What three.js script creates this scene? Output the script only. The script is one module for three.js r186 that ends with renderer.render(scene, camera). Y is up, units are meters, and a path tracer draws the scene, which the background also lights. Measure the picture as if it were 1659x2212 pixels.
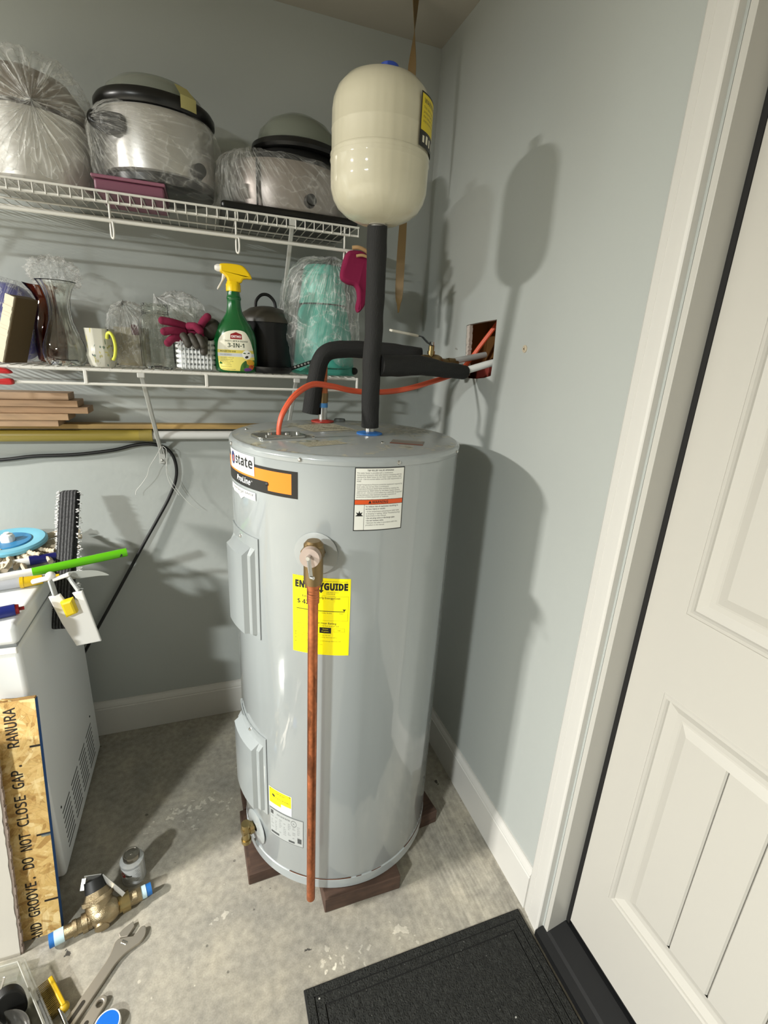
import * as THREE from 'three';
import { RoundedBoxGeometry } from 'three/addons/geometries/RoundedBoxGeometry.js';
import { ConvexGeometry } from 'three/addons/geometries/ConvexGeometry.js';
import { MarchingCubes } from 'three/addons/objects/MarchingCubes.js';
import { mergeGeometries, mergeVertices, toCreasedNormals } from 'three/addons/utils/BufferGeometryUtils.js';
import { RectAreaLightUniformsLib } from 'three/addons/lights/RectAreaLightUniformsLib.js';
import { ImprovedNoise } from 'three/addons/math/ImprovedNoise.js';

// ---------- camera, background, lights, exposure ----------
const scene = new THREE.Scene();
scene.background = new THREE.Color(0x000000);
const camera = new THREE.PerspectiveCamera(93.264, 1659 / 2212, 0.03, 30);
camera.position.set(-0.7882, 1.4917, 1.828);
camera.rotation.order = 'YXZ';
camera.rotation.set(-0.3119, -0.3535, 0.0547);
const renderer = new THREE.WebGLRenderer({ antialias: true });
renderer.toneMapping = THREE.LinearToneMapping;
renderer.toneMappingExposure = 1.0;
renderer.shadowMap.enabled = true;
RectAreaLightUniformsLib.init();
const CEIL = 2.463;
// two flush LED ceiling panels of the garage, both left of the frame
const LAMPS = [
  { at: [-4.0, 2.425, 1.15], color: [1.0, 0.975, 0.925], power: 1590, size: 0.27, label: 'flat square white ceiling light panel nearer the back wall' },
  { at: [-3.33, 2.425, 3.4], color: [0.96, 1.0, 0.985], power: 1170, size: 0.27, label: 'flat square white ceiling light panel farther from the back wall' },
];

// ---------- helpers ----------
const V = (x, y, z) => new THREE.Vector3(x, y, z);
const rad = (d) => d * Math.PI / 180;
function rng(seed) { let s = seed >>> 0; return () => { s = (s + 0x6D2B79F5) >>> 0; let t = s; t = Math.imul(t ^ (t >>> 15), t | 1); t ^= t + Math.imul(t ^ (t >>> 7), t | 61); return ((t ^ (t >>> 14)) >>> 0) / 4294967296; }; }
const PN = new ImprovedNoise();
const noise = (x, y, z = 0) => PN.noise(x, y, z);
const fbm = (x, y, z = 0, o = 4) => { let a = 0.5, s = 0; for (let i = 0; i < o; i++) { s += a * PN.noise(x, y, z + i * 7.3); x *= 2.03; y *= 2.03; z *= 2.03; a *= 0.5; } return s; };
const taken = {};
function numbered(n) { const k = taken[n] = (taken[n] ?? -1) + 1; return k ? `${n}_${String(k).padStart(3, '0')}` : n; }
const lin = (c) => new THREE.Color(c);
function mat(color, roughness = 0.5, o = {}) { return new THREE.MeshPhysicalMaterial({ color, roughness, metalness: 0, ...o }); }
function prep(g) {   // same attributes for merging
  if (g.index) g = g.toNonIndexed();
  for (const k of Object.keys(g.attributes)) if (!['position', 'normal', 'uv'].includes(k)) g.deleteAttribute(k);
  if (!g.attributes.normal) g.computeVertexNormals();
  if (!g.attributes.uv) g.setAttribute('uv', new THREE.BufferAttribute(new Float32Array(g.attributes.position.count * 2), 2));
  return g;
}
const join = (list) => { const a = [].concat(list).map(prep); return a.length > 1 ? mergeGeometries(a) : a[0]; };
function tag(o, label, category, group) { Object.assign(o.userData, { label, category }); if (group) o.userData.group = group; return o; }
function thing(name, label, category, pos = [0, 0, 0], o = {}) {
  const g = new THREE.Group(); g.name = numbered(name); g.position.set(...pos);
  if (o.rot) { g.rotation.order = o.order ?? 'YXZ'; g.rotation.set(...o.rot); }
  tag(g, label, category, o.group); scene.add(g); g.updateMatrixWorld(true); return g;
}
// a part authored in its thing's own axes
function part(name, geos, m, parent, label) {
  const me = new THREE.Mesh(join(geos), m); me.name = numbered(name); me.castShadow = me.receiveShadow = true;
  if (label) me.userData.label = label;
  parent.add(me); return me;
}
// a part authored in world coordinates
function wpart(name, geos, m, parent, label) {
  parent.updateWorldMatrix(true, false);
  return part(name, join(geos).applyMatrix4(parent.matrixWorld.clone().invert()), m, parent, label);
}
// a thing that is one mesh, authored in world coordinates around its base
function solo(name, geos, m, label, category, base = [0, 0, 0], group) {
  const me = new THREE.Mesh(join(geos).translate(-base[0], -base[1], -base[2]), m); me.name = numbered(name); me.position.set(...base);
  me.castShadow = me.receiveShadow = true; tag(me, label, category, group); scene.add(me); return me;
}
function struct(name, geos, m) {
  const me = new THREE.Mesh(join(geos), m); me.name = name; me.castShadow = me.receiveShadow = true; me.userData.kind = 'structure'; scene.add(me); return me;
}
// geometry
function box(x0, x1, y0, y1, z0, z1, r = 0) {
  const w = x1 - x0, h = y1 - y0, d = z1 - z0;
  const g = r > 0 ? new RoundedBoxGeometry(w, h, d, 2, Math.min(r, w / 2.01, h / 2.01, d / 2.01)) : new THREE.BoxGeometry(w, h, d);
  return g.translate((x0 + x1) / 2, (y0 + y1) / 2, (z0 + z1) / 2);
}
function uvm(g, s = 1) {   // box-mapped uv in metres
  g = prep(g); const p = g.attributes.position, n = g.attributes.normal, u = g.attributes.uv;
  for (let i = 0; i < p.count; i += 3) {
    let ax = 0, ay = 0, az = 0;
    for (let k = 0; k < 3; k++) { ax += Math.abs(n.getX(i + k)); ay += Math.abs(n.getY(i + k)); az += Math.abs(n.getZ(i + k)); }
    for (let k = i; k < i + 3; k++) {
      const x = p.getX(k), y = p.getY(k), z = p.getZ(k);
      if (ax >= ay && ax >= az) u.setXY(k, z * s, y * s); else if (ay >= az) u.setXY(k, x * s, z * s); else u.setXY(k, x * s, y * s);
    }
  }
  return g;
}
// a mirroring matrix follows: turn the faces round first
function flip(g) { g = prep(g); for (const k of ['position', 'normal', 'uv']) { const a = g.attributes[k], n = a.itemSize, v = a.array; for (let i = 0; i < a.count; i += 3) for (let j = 0; j < n; j++) { const t = v[(i + 1) * n + j]; v[(i + 1) * n + j] = v[(i + 2) * n + j]; v[(i + 2) * n + j] = t; } } return g; }
function align(g, p, q) {   // y-axis geometry of unit-centred height moved between p and q
  const d = q.clone().sub(p); g.applyQuaternion(new THREE.Quaternion().setFromUnitVectors(V(0, 1, 0), d.clone().normalize()));
  return g.translate((p.x + q.x) / 2, (p.y + q.y) / 2, (p.z + q.z) / 2);
}
const A3 = (a) => Array.isArray(a) ? V(...a) : a;
function rod(p, q, r, r2 = r, seg = 16) { p = A3(p); q = A3(q); return align(new THREE.CylinderGeometry(r2, r, p.distanceTo(q), seg), p, q); }
function bar(p, q, w, d, r = 0) { p = A3(p); q = A3(q); const L = p.distanceTo(q); return align(r ? new RoundedBoxGeometry(w, L, d, 2, r) : new THREE.BoxGeometry(w, L, d), p, q); }
function tube(pts, r, o = {}) {
  const c = new THREE.CatmullRomCurve3(pts.map(A3), !!o.closed, 'catmullrom', o.tension ?? 0.5), n = o.seg ?? pts.length * 8, k = o.rad ?? 10;
  const list = [new THREE.TubeGeometry(c, n, r, k, !!o.closed)];
  if (!o.closed && o.caps !== false) for (const t of [0, 1]) {
    const d = c.getTangentAt(t).multiplyScalar(t ? 1 : -1), g = new THREE.CircleGeometry(r, k);
    g.applyQuaternion(new THREE.Quaternion().setFromUnitVectors(V(0, 0, 1), d)); const e = c.getPointAt(t); list.push(g.translate(e.x, e.y, e.z));
  }
  return join(list);
}
function lathe(prof, seg = 48, crease = 0.7) {
  const g = new THREE.LatheGeometry(prof.map((p) => new THREE.Vector2(Math.max(p[0], 0), p[1])), seg);
  return crease ? toCreasedNormals(g, crease) : g;
}
function shape(pts) { const s = new THREE.Shape(); pts.forEach((p, i) => i ? s.lineTo(p[0], p[1]) : s.moveTo(p[0], p[1])); s.closePath(); return s; }
function smooth(pts, n = 60) { const s = new THREE.Shape(); s.setFromPoints(new THREE.CatmullRomCurve3(pts.map((p) => V(p[0], p[1], 0)), true, 'centripetal').getPoints(n).slice(0, -1).map((p) => new THREE.Vector2(p.x, p.y))); return s; }
function ext(s, depth, bevel = 0, o = {}) {
  return new THREE.ExtrudeGeometry(s, { depth: depth - 2 * bevel, bevelEnabled: bevel > 0, bevelThickness: bevel, bevelSize: bevel, bevelOffset: -bevel, bevelSegments: 2, curveSegments: 16, ...o }).translate(0, 0, bevel);
}
// profile in (a, b) pushed along the x axis
function along(prof, x0, x1) { return new THREE.ExtrudeGeometry(shape(prof), { depth: x1 - x0, bevelEnabled: false }); }
function ball(x, y, z, r, sx = 1, sy = 1, sz = 1, seg = 16) { return new THREE.SphereGeometry(r, seg, Math.max(6, seg / 2 | 0)).scale(sx, sy, sz).translate(x, y, z); }
function displace(g, f) {   // f(p) -> new point, normals recomputed
  g = g.index ? g : mergeVertices(g); const p = g.attributes.position, v = V(0, 0, 0);
  for (let i = 0; i < p.count; i++) { v.fromBufferAttribute(p, i); f(v); p.setXYZ(i, v.x, v.y, v.z); }
  g.computeVertexNormals(); return g;
}
// textures
function dataTex(w, h, f, o = {}) {
  const d = new Uint8Array(w * h * 4);
  for (let j = 0; j < h; j++) for (let i = 0; i < w; i++) { const c = f(i / w, j / h, i, j), k = (j * w + i) * 4; d[k] = c[0]; d[k + 1] = c[1]; d[k + 2] = c[2]; d[k + 3] = c[3] ?? 255; }
  const t = new THREE.DataTexture(d, w, h); t.wrapS = t.wrapT = o.wrap ?? THREE.RepeatWrapping; t.magFilter = THREE.LinearFilter; t.minFilter = THREE.LinearMipmapLinearFilter; t.generateMipmaps = true;
  if (o.srgb) t.colorSpace = THREE.SRGBColorSpace; t.needsUpdate = true; return t;
}
function canvasTex(w, h, draw, o = {}) {
  const c = document.createElement('canvas'); c.width = w; c.height = h; const x = c.getContext('2d'); draw(x, w, h);
  const t = new THREE.CanvasTexture(c); if (o.srgb !== false) t.colorSpace = THREE.SRGBColorSpace; t.wrapS = t.wrapT = o.wrap ?? THREE.ClampToEdgeWrapping; t.anisotropy = 8; return t;
}
function para(x, text, left, top, width, size, lead, o = {}) {   // wrapped print
  x.font = `${o.bold ? 'bold ' : ''}${size}px sans-serif`; x.textAlign = 'left'; let line = '', y = top;
  for (const w of text.split(' ')) { if (x.measureText(line + w).width > width) { x.fillText(line, left, y); line = ''; y += lead; } line += w + ' '; }
  x.fillText(line, left, y); return y + lead;
}

// ---------- surfaces of the room ----------
const C8 = (v) => Math.max(0, Math.min(255, v));
const paintBump = dataTex(512, 512, (u, v) => { const n = 128 + 70 * noise(u * 40, v * 40, 1) + 40 * noise(u * 90, v * 90, 5); return [n, n, n]; });
const wallPaint = mat(0xabafab, 0.42, { bumpMap: paintBump, bumpScale: 0.0006, specularIntensity: 0.6 });
const ceilPaint = mat(0xa39e92, 0.9, { bumpMap: paintBump, bumpScale: 0.0006 });
const trimPaint = mat(0xcccac4, 0.32);
const doorPaint = mat(0xb9b6ae, 0.38);
// concrete, one 2.6 m square: blotches, pits, brushed streaks by the right wall, paint scuffs
const concrete = (() => {
  const S = 2048, M = 2.6, r = rng(11);
  const spots = []; for (let i = 0; i < 420; i++) spots.push([r() * M, r() * M, 0.001 + r() * r() * 0.004, r()]);
  const cells = new Map(); for (const s of spots) { const k = `${Math.floor(s[0] / 0.05)},${Math.floor(s[1] / 0.05)}`; (cells.get(k) ?? cells.set(k, []).get(k)).push(s); }
  const scuff = [[-0.42, 1.03, 0.14, 0.035], [-0.6, 1.02, 0.04, 0.03], [-0.82, 0.83, 0.05, 0.012], [-0.92, 0.47, 0.12, 0.05], [-0.66, 0.3, 0.1, 0.06]];
  const smear = [[-0.7, 0.752, 0.032, 0.007], [-0.672, 0.742, 0.012, 0.005], [-1.205, 0.802, 0.006, 0.012], [-0.07, 0.6, 0.005, 0.012], [-0.5, 1.4, 0.02, 0.006], [-0.62, 0.98, 0.008, 0.006]];   // dark scrapes
  return dataTex(S, S, (u, v) => {
    const X = u * M - 1.75, Z = v * M - 0.3;          // world x, z
    const big = fbm(X * 2.2, Z * 2.2, 3, 4), mid = fbm(X * 9, Z * 9, 9, 4), fine = fbm(X * 55, Z * 55, 2, 3), gr = noise(X * 300, Z * 300, 4);
    let k = 1 + 0.16 * big + 0.2 * mid + 0.2 * fine + 0.08 * gr, warm = 0.5 + mid;
    const st = Math.max(0, Math.min(1, (X + 0.42) / 0.25)) * Math.max(0, Math.min(1, (Z - 0.55) / 0.2));   // broomed strip near the wall
    const fx = X + 0.02 * noise(Z * 3, 1, 1), streak = noise(fx * 42, Z * 2.6, 7) * 0.8 + noise(fx * 140, Z * 12, 8) * 0.9;
    k += st * (0.15 * streak + 0.05);
    for (const [sx, sz, wx, wz] of scuff) { const d = Math.hypot((X - sx) / wx, (Z - sz) / wz); if (d < 1.4 && fbm(X * 60, Z * 60, 6, 3) + noise(X * 17, Z * 17, 2) * 0.4 > 0.08 + d * 0.22) { k += 0.2; warm -= 0.15; } }
    for (const [sx, sz, wx, wz] of smear) { const d = Math.hypot((X - sx) / wx, (Z - sz) / wz); if (d < 1.3 && fbm(X * 70, Z * 70, 4, 3) > -0.25 + d * 0.32) k *= 0.45; }
    const cx = Math.floor((X + 1.75) / 0.05), cz = Math.floor((Z + 0.3) / 0.05);
    for (let a = -1; a < 2; a++) for (let b = -1; b < 2; b++) for (const s of cells.get(`${cx + a},${cz + b}`) ?? []) { const d = Math.hypot(X + 1.75 - s[0], Z + 0.3 - s[1]) + 0.001 * fine * 3; if (d < s[2]) k += s[3] > 0.7 ? 0.2 : -0.28; }
    return [C8(150 * k), C8((146 - 2 * warm) * k), C8((136 - 6 * warm) * k)];
  }, { srgb: true });
})();
const floorMat = mat(0xffffff, 0.62, { map: concrete, bumpMap: concrete, bumpScale: 0.0012 });
function floorUV(g) { const p = g.attributes.position, u = g.attributes.uv; for (let i = 0; i < p.count; i++) u.setXY(i, (p.getX(i) + 1.75) / 2.6, (p.getZ(i) + 0.3) / 2.6); return g; }
struct('floor', floorUV(prep(new THREE.BoxGeometry(6.6, 0.1, 6.6).translate(-3.1, -0.05, 3.1))), floorMat);
struct('ceiling', uvm(box(-6.4, 0.2, CEIL, CEIL + 0.1, -0.2, 6.4)), ceilPaint);
struct('wall_back', uvm(box(-6.4, 0, 0, CEIL, -0.12, 0)), wallPaint);
const farSide = mat(0x5a564e, 0.8);   // the unseen garage door and shelving sides of the garage
struct('wall_left', uvm(box(-6.32, -6.2, 0, CEIL, 0, 6.2)), farSide);
struct('wall_front', uvm(box(-6.2, 0, 0, CEIL, 6.2, 6.32)), farSide);
// right wall: a sheet of drywall with a cut hole and the door opening, and the outer leaf behind it
const WR = { zd: 1.1505, zd2: 1.985, yd: 2.1 };
const holePts = [[0.356, 1.597], [0.372, 1.5995], [0.45, 1.604], [0.534, 1.607], [0.536, 1.56], [0.539, 1.5], [0.536, 1.452], [0.5, 1.444], [0.45, 1.4385], [0.378, 1.437], [0.374, 1.47], [0.365, 1.53]];
{
  const s = new THREE.Shape(); s.moveTo(0, 0); s.lineTo(WR.zd - 0.014, 0); s.lineTo(WR.zd - 0.014, WR.yd + 0.014); s.lineTo(WR.zd2 + 0.014, WR.yd + 0.014); s.lineTo(WR.zd2 + 0.014, 0); s.lineTo(6.2, 0); s.lineTo(6.2, CEIL); s.lineTo(0, CEIL); s.closePath();
  const h = new THREE.Path(); holePts.forEach((p, i) => i ? h.lineTo(...p) : h.moveTo(...p)); h.closePath(); s.holes.push(h);
  const sheet = new THREE.ExtrudeGeometry(s, { depth: 0.014, bevelEnabled: false }).rotateY(-Math.PI / 2).translate(0.014, 0, 0);   // shape x -> world z
  const wr = struct('wall_right', uvm(sheet), wallPaint);
  const stud = mat(0x9a6a38, 0.8), dark = mat(0x5a4330, 0.9), core = mat(0xb9aea4, 0.95);
  part('outer_leaf', uvm(box(0.13, 0.2, 0, CEIL, -0.12, 6.4)), dark, wr);
  part('sheathing', uvm(box(0.122, 0.13, 1.2, 1.9, 0.2, 0.75)), mat(0xa87540, 0.85), wr);
  part('stud', [box(0.014, 0.122, 1.2, 1.9, 0.545, 0.583, 0.003)], stud, wr, 'bare wooden stud inside the cut wall hole');
  part('stud', [box(0.014, 0.122, 1.2, 1.9, 0.25, 0.288, 0.003)], stud, wr);
  part('blocking', [box(0.06, 0.122, 1.36, 1.475, 0.288, 0.42, 0.003)], mat(0x7a2a20, 0.8), wr, 'dark red block inside the cut wall hole');
  // ragged edge of the gypsum core along the hole's left and right sides
  const r = rng(5), rag = [];
  for (let i = 0; i < 26; i++) { const y = 1.445 + i * 0.006; rag.push(box(0.001 + r() * 0.003, 0.014, y, y + 0.0068, 0.352, 0.3775 - (y - 1.44) * 0.075 + 0.006 + r() * 0.0035)); }
  part('gypsum_edge', rag, core, wr, 'ragged pale gypsum edge of the cut hole');
  // plastic anchors and marks in the wall
  for (const [z, y, rr] of [[0.689, 1.528, 0.0095]]) {
    part('wall_anchor', [lathe([[0, 0.004], [rr * 0.35, 0.004], [rr * 0.4, 0.0015], [rr * 0.6, 0.0035], [rr, 0.002], [rr, 0]], 20).rotateZ(Math.PI / 2).translate(0, y, z)], mat(0xb7ab94, 0.6), wr, 'round beige wall anchor');
    part('anchor_hole', [rod([-0.0042, y, z], [-0.002, y, z], 0.0022)], mat(0x4a3b28, 0.8), wr);
  }
  part('wall_nick', [ball(-0.0002, 1.527, 0.299, 0.006, 0.2, 0.5, 1), ball(-0.0002, 1.525, 0.307, 0.004, 0.2, 0.5, 1)], mat(0x8d8d86, 0.9), wr);
}
struct('baseboard_back', (() => { const P = [[0, 0], [0.014, 0], [0.014, 0.118], [0.0115, 0.1215], [0.0125, 0.126], [0.0095, 0.134], [0.005, 0.142], [0.004, 0.149], [0, 0.149]]; return along(P, 0, 6.2).rotateY(-Math.PI / 2); })(), trimPaint);   // z = a, x runs to -6.2
struct('baseboard_right', (() => { const P = [[0, 0], [-0.014, 0], [-0.014, 0.118], [-0.0115, 0.1215], [-0.0125, 0.126], [-0.0095, 0.134], [-0.005, 0.142], [-0.004, 0.149], [0, 0.149]]; return along(P, 0.012, 1.066).translate(0, 0, 0.012); })(), trimPaint);
{
  // colonial casing: profile across (d from the outer edge, proud of the wall)
  const P = [[0, 0], [0, 0.009], [0.004, 0.0115], [0.012, 0.0125], [0.022, 0.0135], [0.0225, 0.0128], [0.0245, 0.0128], [0.025, 0.0145], [0.045, 0.0165], [0.058, 0.0175], [0.063, 0.0165], [0.065, 0.0145], [0.065, 0]];
  const leg = (z0, dir, y1) => { const s = P.map(([d, t]) => [-t, dir * d]); return along(dir > 0 ? s : s.reverse(), 0, y1).rotateX(-Math.PI / 2).scale(1, 1, 1); };
  // extrude runs along +z, turned so that it runs up (+y) and profile b runs along -z
  const up = (z0, sgn, y1) => { const g = new THREE.ExtrudeGeometry(shape(P.map(([d, t]) => [-t, -sgn * d])), { depth: y1, bevelEnabled: false }).rotateX(-Math.PI / 2); return g.translate(0, 0, z0); };
  struct('trim_1', [up(1.066, 1, WR.yd + 0.085)], trimPaint);
  struct('trim_2', [up(2.07, -1, WR.yd + 0.085)], trimPaint);
  const top = new THREE.ExtrudeGeometry(shape(P.map(([d, t]) => [-t, WR.yd + 0.085 - d])), { depth: 2.07 - 1.066, bevelEnabled: false }).translate(0, 0, 1.066);
  struct('trim_3', [top], trimPaint);
}
{
  const d = new THREE.Group(); d.name = 'door_1'; d.userData.kind = 'structure'; scene.add(d);
  const z0 = 1.1625, z1 = 1.975, X = 0.06, y0 = 0.064, y1 = 2.09;
  part('jamb', [box(0, 0.13, 0.02, WR.yd, WR.zd - 0.0135, WR.zd, 0.001), box(0, 0.13, 0.02, WR.yd, WR.zd2, WR.zd2 + 0.0135, 0.001), box(0, 0.13, WR.yd, WR.yd + 0.0135, WR.zd - 0.0135, WR.zd2 + 0.0135, 0.001)], mat(0xb9b7b0, 0.34), d);
  const rub = mat(0x0d0c0b, 0.7);
  part('weatherstrip', [box(0.0585, 0.075, 0.05, WR.yd, WR.zd, z0 - 0.0005), box(0.0585, 0.075, y1, WR.yd, WR.zd, WR.zd2), box(0.0585, 0.075, 0.05, WR.yd, z1 + 0.0005, WR.zd2)], rub, d, 'black rubber weatherstrip along the door edge');
  part('door_sweep', [box(0.068, 0.1, 0.034, 0.07, z0, z1)], rub, d);
  // leaf: frame with two openings, then moulded panels in them
  const PA = [[1.246, 1.891, 0.2725, 0.8675], [1.246, 1.891, 1.048, 1.96]];
  const s = new THREE.Shape([[z0, y0], [z1, y0], [z1, y1], [z0, y1]].map((p) => new THREE.Vector2(...p)));
  for (const [a, b, c, e] of PA) s.holes.push(new THREE.Path([[a, c], [a, e], [b, e], [b, c]].map((p) => new THREE.Vector2(...p))));
  part('leaf', [ext(s, 0.012).rotateY(-Math.PI / 2).translate(X + 0.012, 0, 0), box(X + 0.014, X + 0.044, y0, y1, z0, z1, 0.001)], doorPaint, d);
  // rings of a relief: inset from the opening's edge, depth behind the face
  const ring = [[0, 0], [0.003, -0.0028], [0.009, -0.0032], [0.012, 0.0005], [0.0135, 0.004], [0.030, 0.0115], [0.040, 0.012], [0.044, 0.0115], [0.062, 0.0045]];
  for (const [a, b, c, e] of PA) {
    const pos = [];
    const quad = (p, q, r2, t) => pos.push(...p, ...q, ...r2, ...p, ...r2, ...t);
    for (let i = 0; i + 1 < ring.length; i++) {
      const [i0, d0] = ring[i], [i1, d1] = ring[i + 1];
      const c0 = [[a + i0, c + i0], [b - i0, c + i0], [b - i0, e - i0], [a + i0, e - i0]].map(([z, y]) => [X + d0, y, z]);
      const c1 = [[a + i1, c + i1], [b - i1, c + i1], [b - i1, e - i1], [a + i1, e - i1]].map(([z, y]) => [X + d1, y, z]);
      for (let k = 0; k < 4; k++) quad(c0[k], c0[(k + 1) % 4], c1[(k + 1) % 4], c1[k]);
    }
    const g = new THREE.BufferGeometry(); g.setAttribute('position', new THREE.Float32BufferAttribute(pos, 3)); g.computeVertexNormals();
    part('panel_moulding', [g], doorPaint, d);
    const fz0 = a + 0.062, fz1 = b - 0.062, n = 6, w = (fz1 - fz0) / n;
    for (let k = 0; k < n; k++) {
      const p0 = fz0 + k * w, p1 = p0 + w, ch = 0.0035;
      const pl = shape([[p0 + (k ? 0.0008 : 0), 0], [p1 - 0.0008, 0], [p1 - 0.0008, 0.004], [p1 - ch, 0.0075], [p0 + (k ? ch : 0), 0.0075], [p0 + (k ? 0.0008 : 0), 0.004]]);
      part('plank', [flip(new THREE.ExtrudeGeometry(pl, { depth: (e - c) - 0.124, bevelEnabled: false })).applyMatrix4(new THREE.Matrix4().set(0, -1, 0, X + 0.012, 0, 0, 1, c + 0.062, 1, 0, 0, 0, 0, 0, 0, 1))], doorPaint, d);
    }
  }
  const kn = mat(0xb8b4aa, 0.3, { metalness: 1 });
  part('door_knob', [lathe([[0, 0], [0.032, 0], [0.032, 0.006], [0.012, 0.008], [0.011, 0.03], [0.024, 0.04], [0.028, 0.052], [0.022, 0.064], [0, 0.068]], 28).rotateZ(Math.PI / 2).translate(X, 0.95, 1.91)], kn, d);
}
{
  const t = mat(0x0b0c0e, 0.55);
  const th = struct('threshold', [new THREE.ExtrudeGeometry(shape([[-0.024, 0], [0.12, 0], [0.12, 0.03], [0.066, 0.046], [0.056, 0.046], [0.006, 0.03], [-0.002, 0.026], [-0.024, 0.02]]), { depth: 0.86, bevelEnabled: false }).translate(0, 0, 1.133)], t);
}
// ceiling lamps
for (const L of LAMPS) {
  const [x, y, z] = L.at, s = L.size, t = thing('ceiling_light', L.label, 'light', [x, CEIL, z], { group: 'ceiling lights of the garage' });
  wpart('housing', [box(x - s / 2 - 0.02, x + s / 2 + 0.02, y + 0.012, CEIL, z - s / 2 - 0.02, z + s / 2 + 0.02, 0.006)], mat(0xf2f2f0, 0.5), t);
  wpart('diffuser', [box(x - s / 2, x + s / 2, y + 0.004, y + 0.013, z - s / 2, z + s / 2, 0.002)], mat(0xffffff, 0.6, { emissive: new THREE.Color(...L.color), emissiveIntensity: 1.5 }), t);
  const a = new THREE.RectAreaLight(new THREE.Color(...L.color), L.power, s, s); a.position.set(x, y, z); a.lookAt(x, 0, z); scene.add(a);
}

// ---------- water heater ----------
const H = { x: -0.4531, z: 0.6055, r: 0.2916, top: 1.2929, bot: 0.062 };
const heaterGrey = mat(0x9ba1a2, 0.32, { clearcoat: 1, clearcoatRoughness: 0.06 });
const steel = mat(0xc9c9c6, 0.25, { metalness: 1 });
const brass = mat(0xad9a6c, 0.34, { metalness: 1 });
const dullBrass = mat(0x8f7a58, 0.46, { metalness: 1 });
const copperTex = (() => dataTex(64, 512, (u, v) => { const k = 1 + 0.35 * fbm(u * 3, v * 22, 3, 4) + 0.1 * noise(u * 10, v * 120, 2), s = fbm(u * 2 + 9, v * 9, 1, 3) > 0.22 ? 0.8 : 1; return [C8(186 * k * s), C8(112 * k * s), C8(74 * k * s)]; }, { srgb: true }))();
const copper = mat(0xffffff, 0.36, { metalness: 0.8, map: copperTex });
const insulTex = dataTex(256, 256, (u, v) => { const n = 128 + 90 * noise(u * 60, v * 60, 3) + 60 * noise(u * 9, v * 9, 8); return [n, n, n]; });
const foam = mat(0x1b1b1a, 0.82, { bumpMap: insulTex, bumpScale: 0.0012 });
// sheet wrapped on the jacket: from angle a0 (left as seen) to a1 (right), degrees
function wrap(a0, a1, y0, y1, r, seg = 20, cx = H.x, cz = H.z) {
  const pos = [], nor = [], uv = [], idx = [];
  for (let i = 0; i <= seg; i++) for (let j = 0; j < 2; j++) { const t = i / seg, a = rad(a0 + (a1 - a0) * t); pos.push(cx + r * Math.cos(a), j ? y1 : y0, cz + r * Math.sin(a)); nor.push(Math.cos(a), 0, Math.sin(a)); uv.push(t, j); }
  for (let i = 0; i < seg; i++) { const k = i * 2; idx.push(k, k + 2, k + 1, k + 1, k + 2, k + 3); }
  const g = new THREE.BufferGeometry(); g.setAttribute('position', new THREE.Float32BufferAttribute(pos, 3)); g.setAttribute('normal', new THREE.Float32BufferAttribute(nor, 3)); g.setAttribute('uv', new THREE.Float32BufferAttribute(uv, 2)); g.setIndex(idx);
  return g;
}
const polar = (deg, r, y) => V(H.x + r * Math.cos(rad(deg)), y, H.z + r * Math.sin(rad(deg)));
const outq = (deg) => new THREE.Quaternion().setFromUnitVectors(V(0, 1, 0), V(Math.cos(rad(deg)), 0, Math.sin(rad(deg))));
function onJacket(g, deg, r, y) { const p = polar(deg, r, y); return g.applyQuaternion(outq(deg)).translate(p.x, p.y, p.z); }
const screwG = () => lathe([[0, 0.004], [0.0022, 0.0036], [0.0042, 0.0018], [0.0046, 0]], 14);
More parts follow.
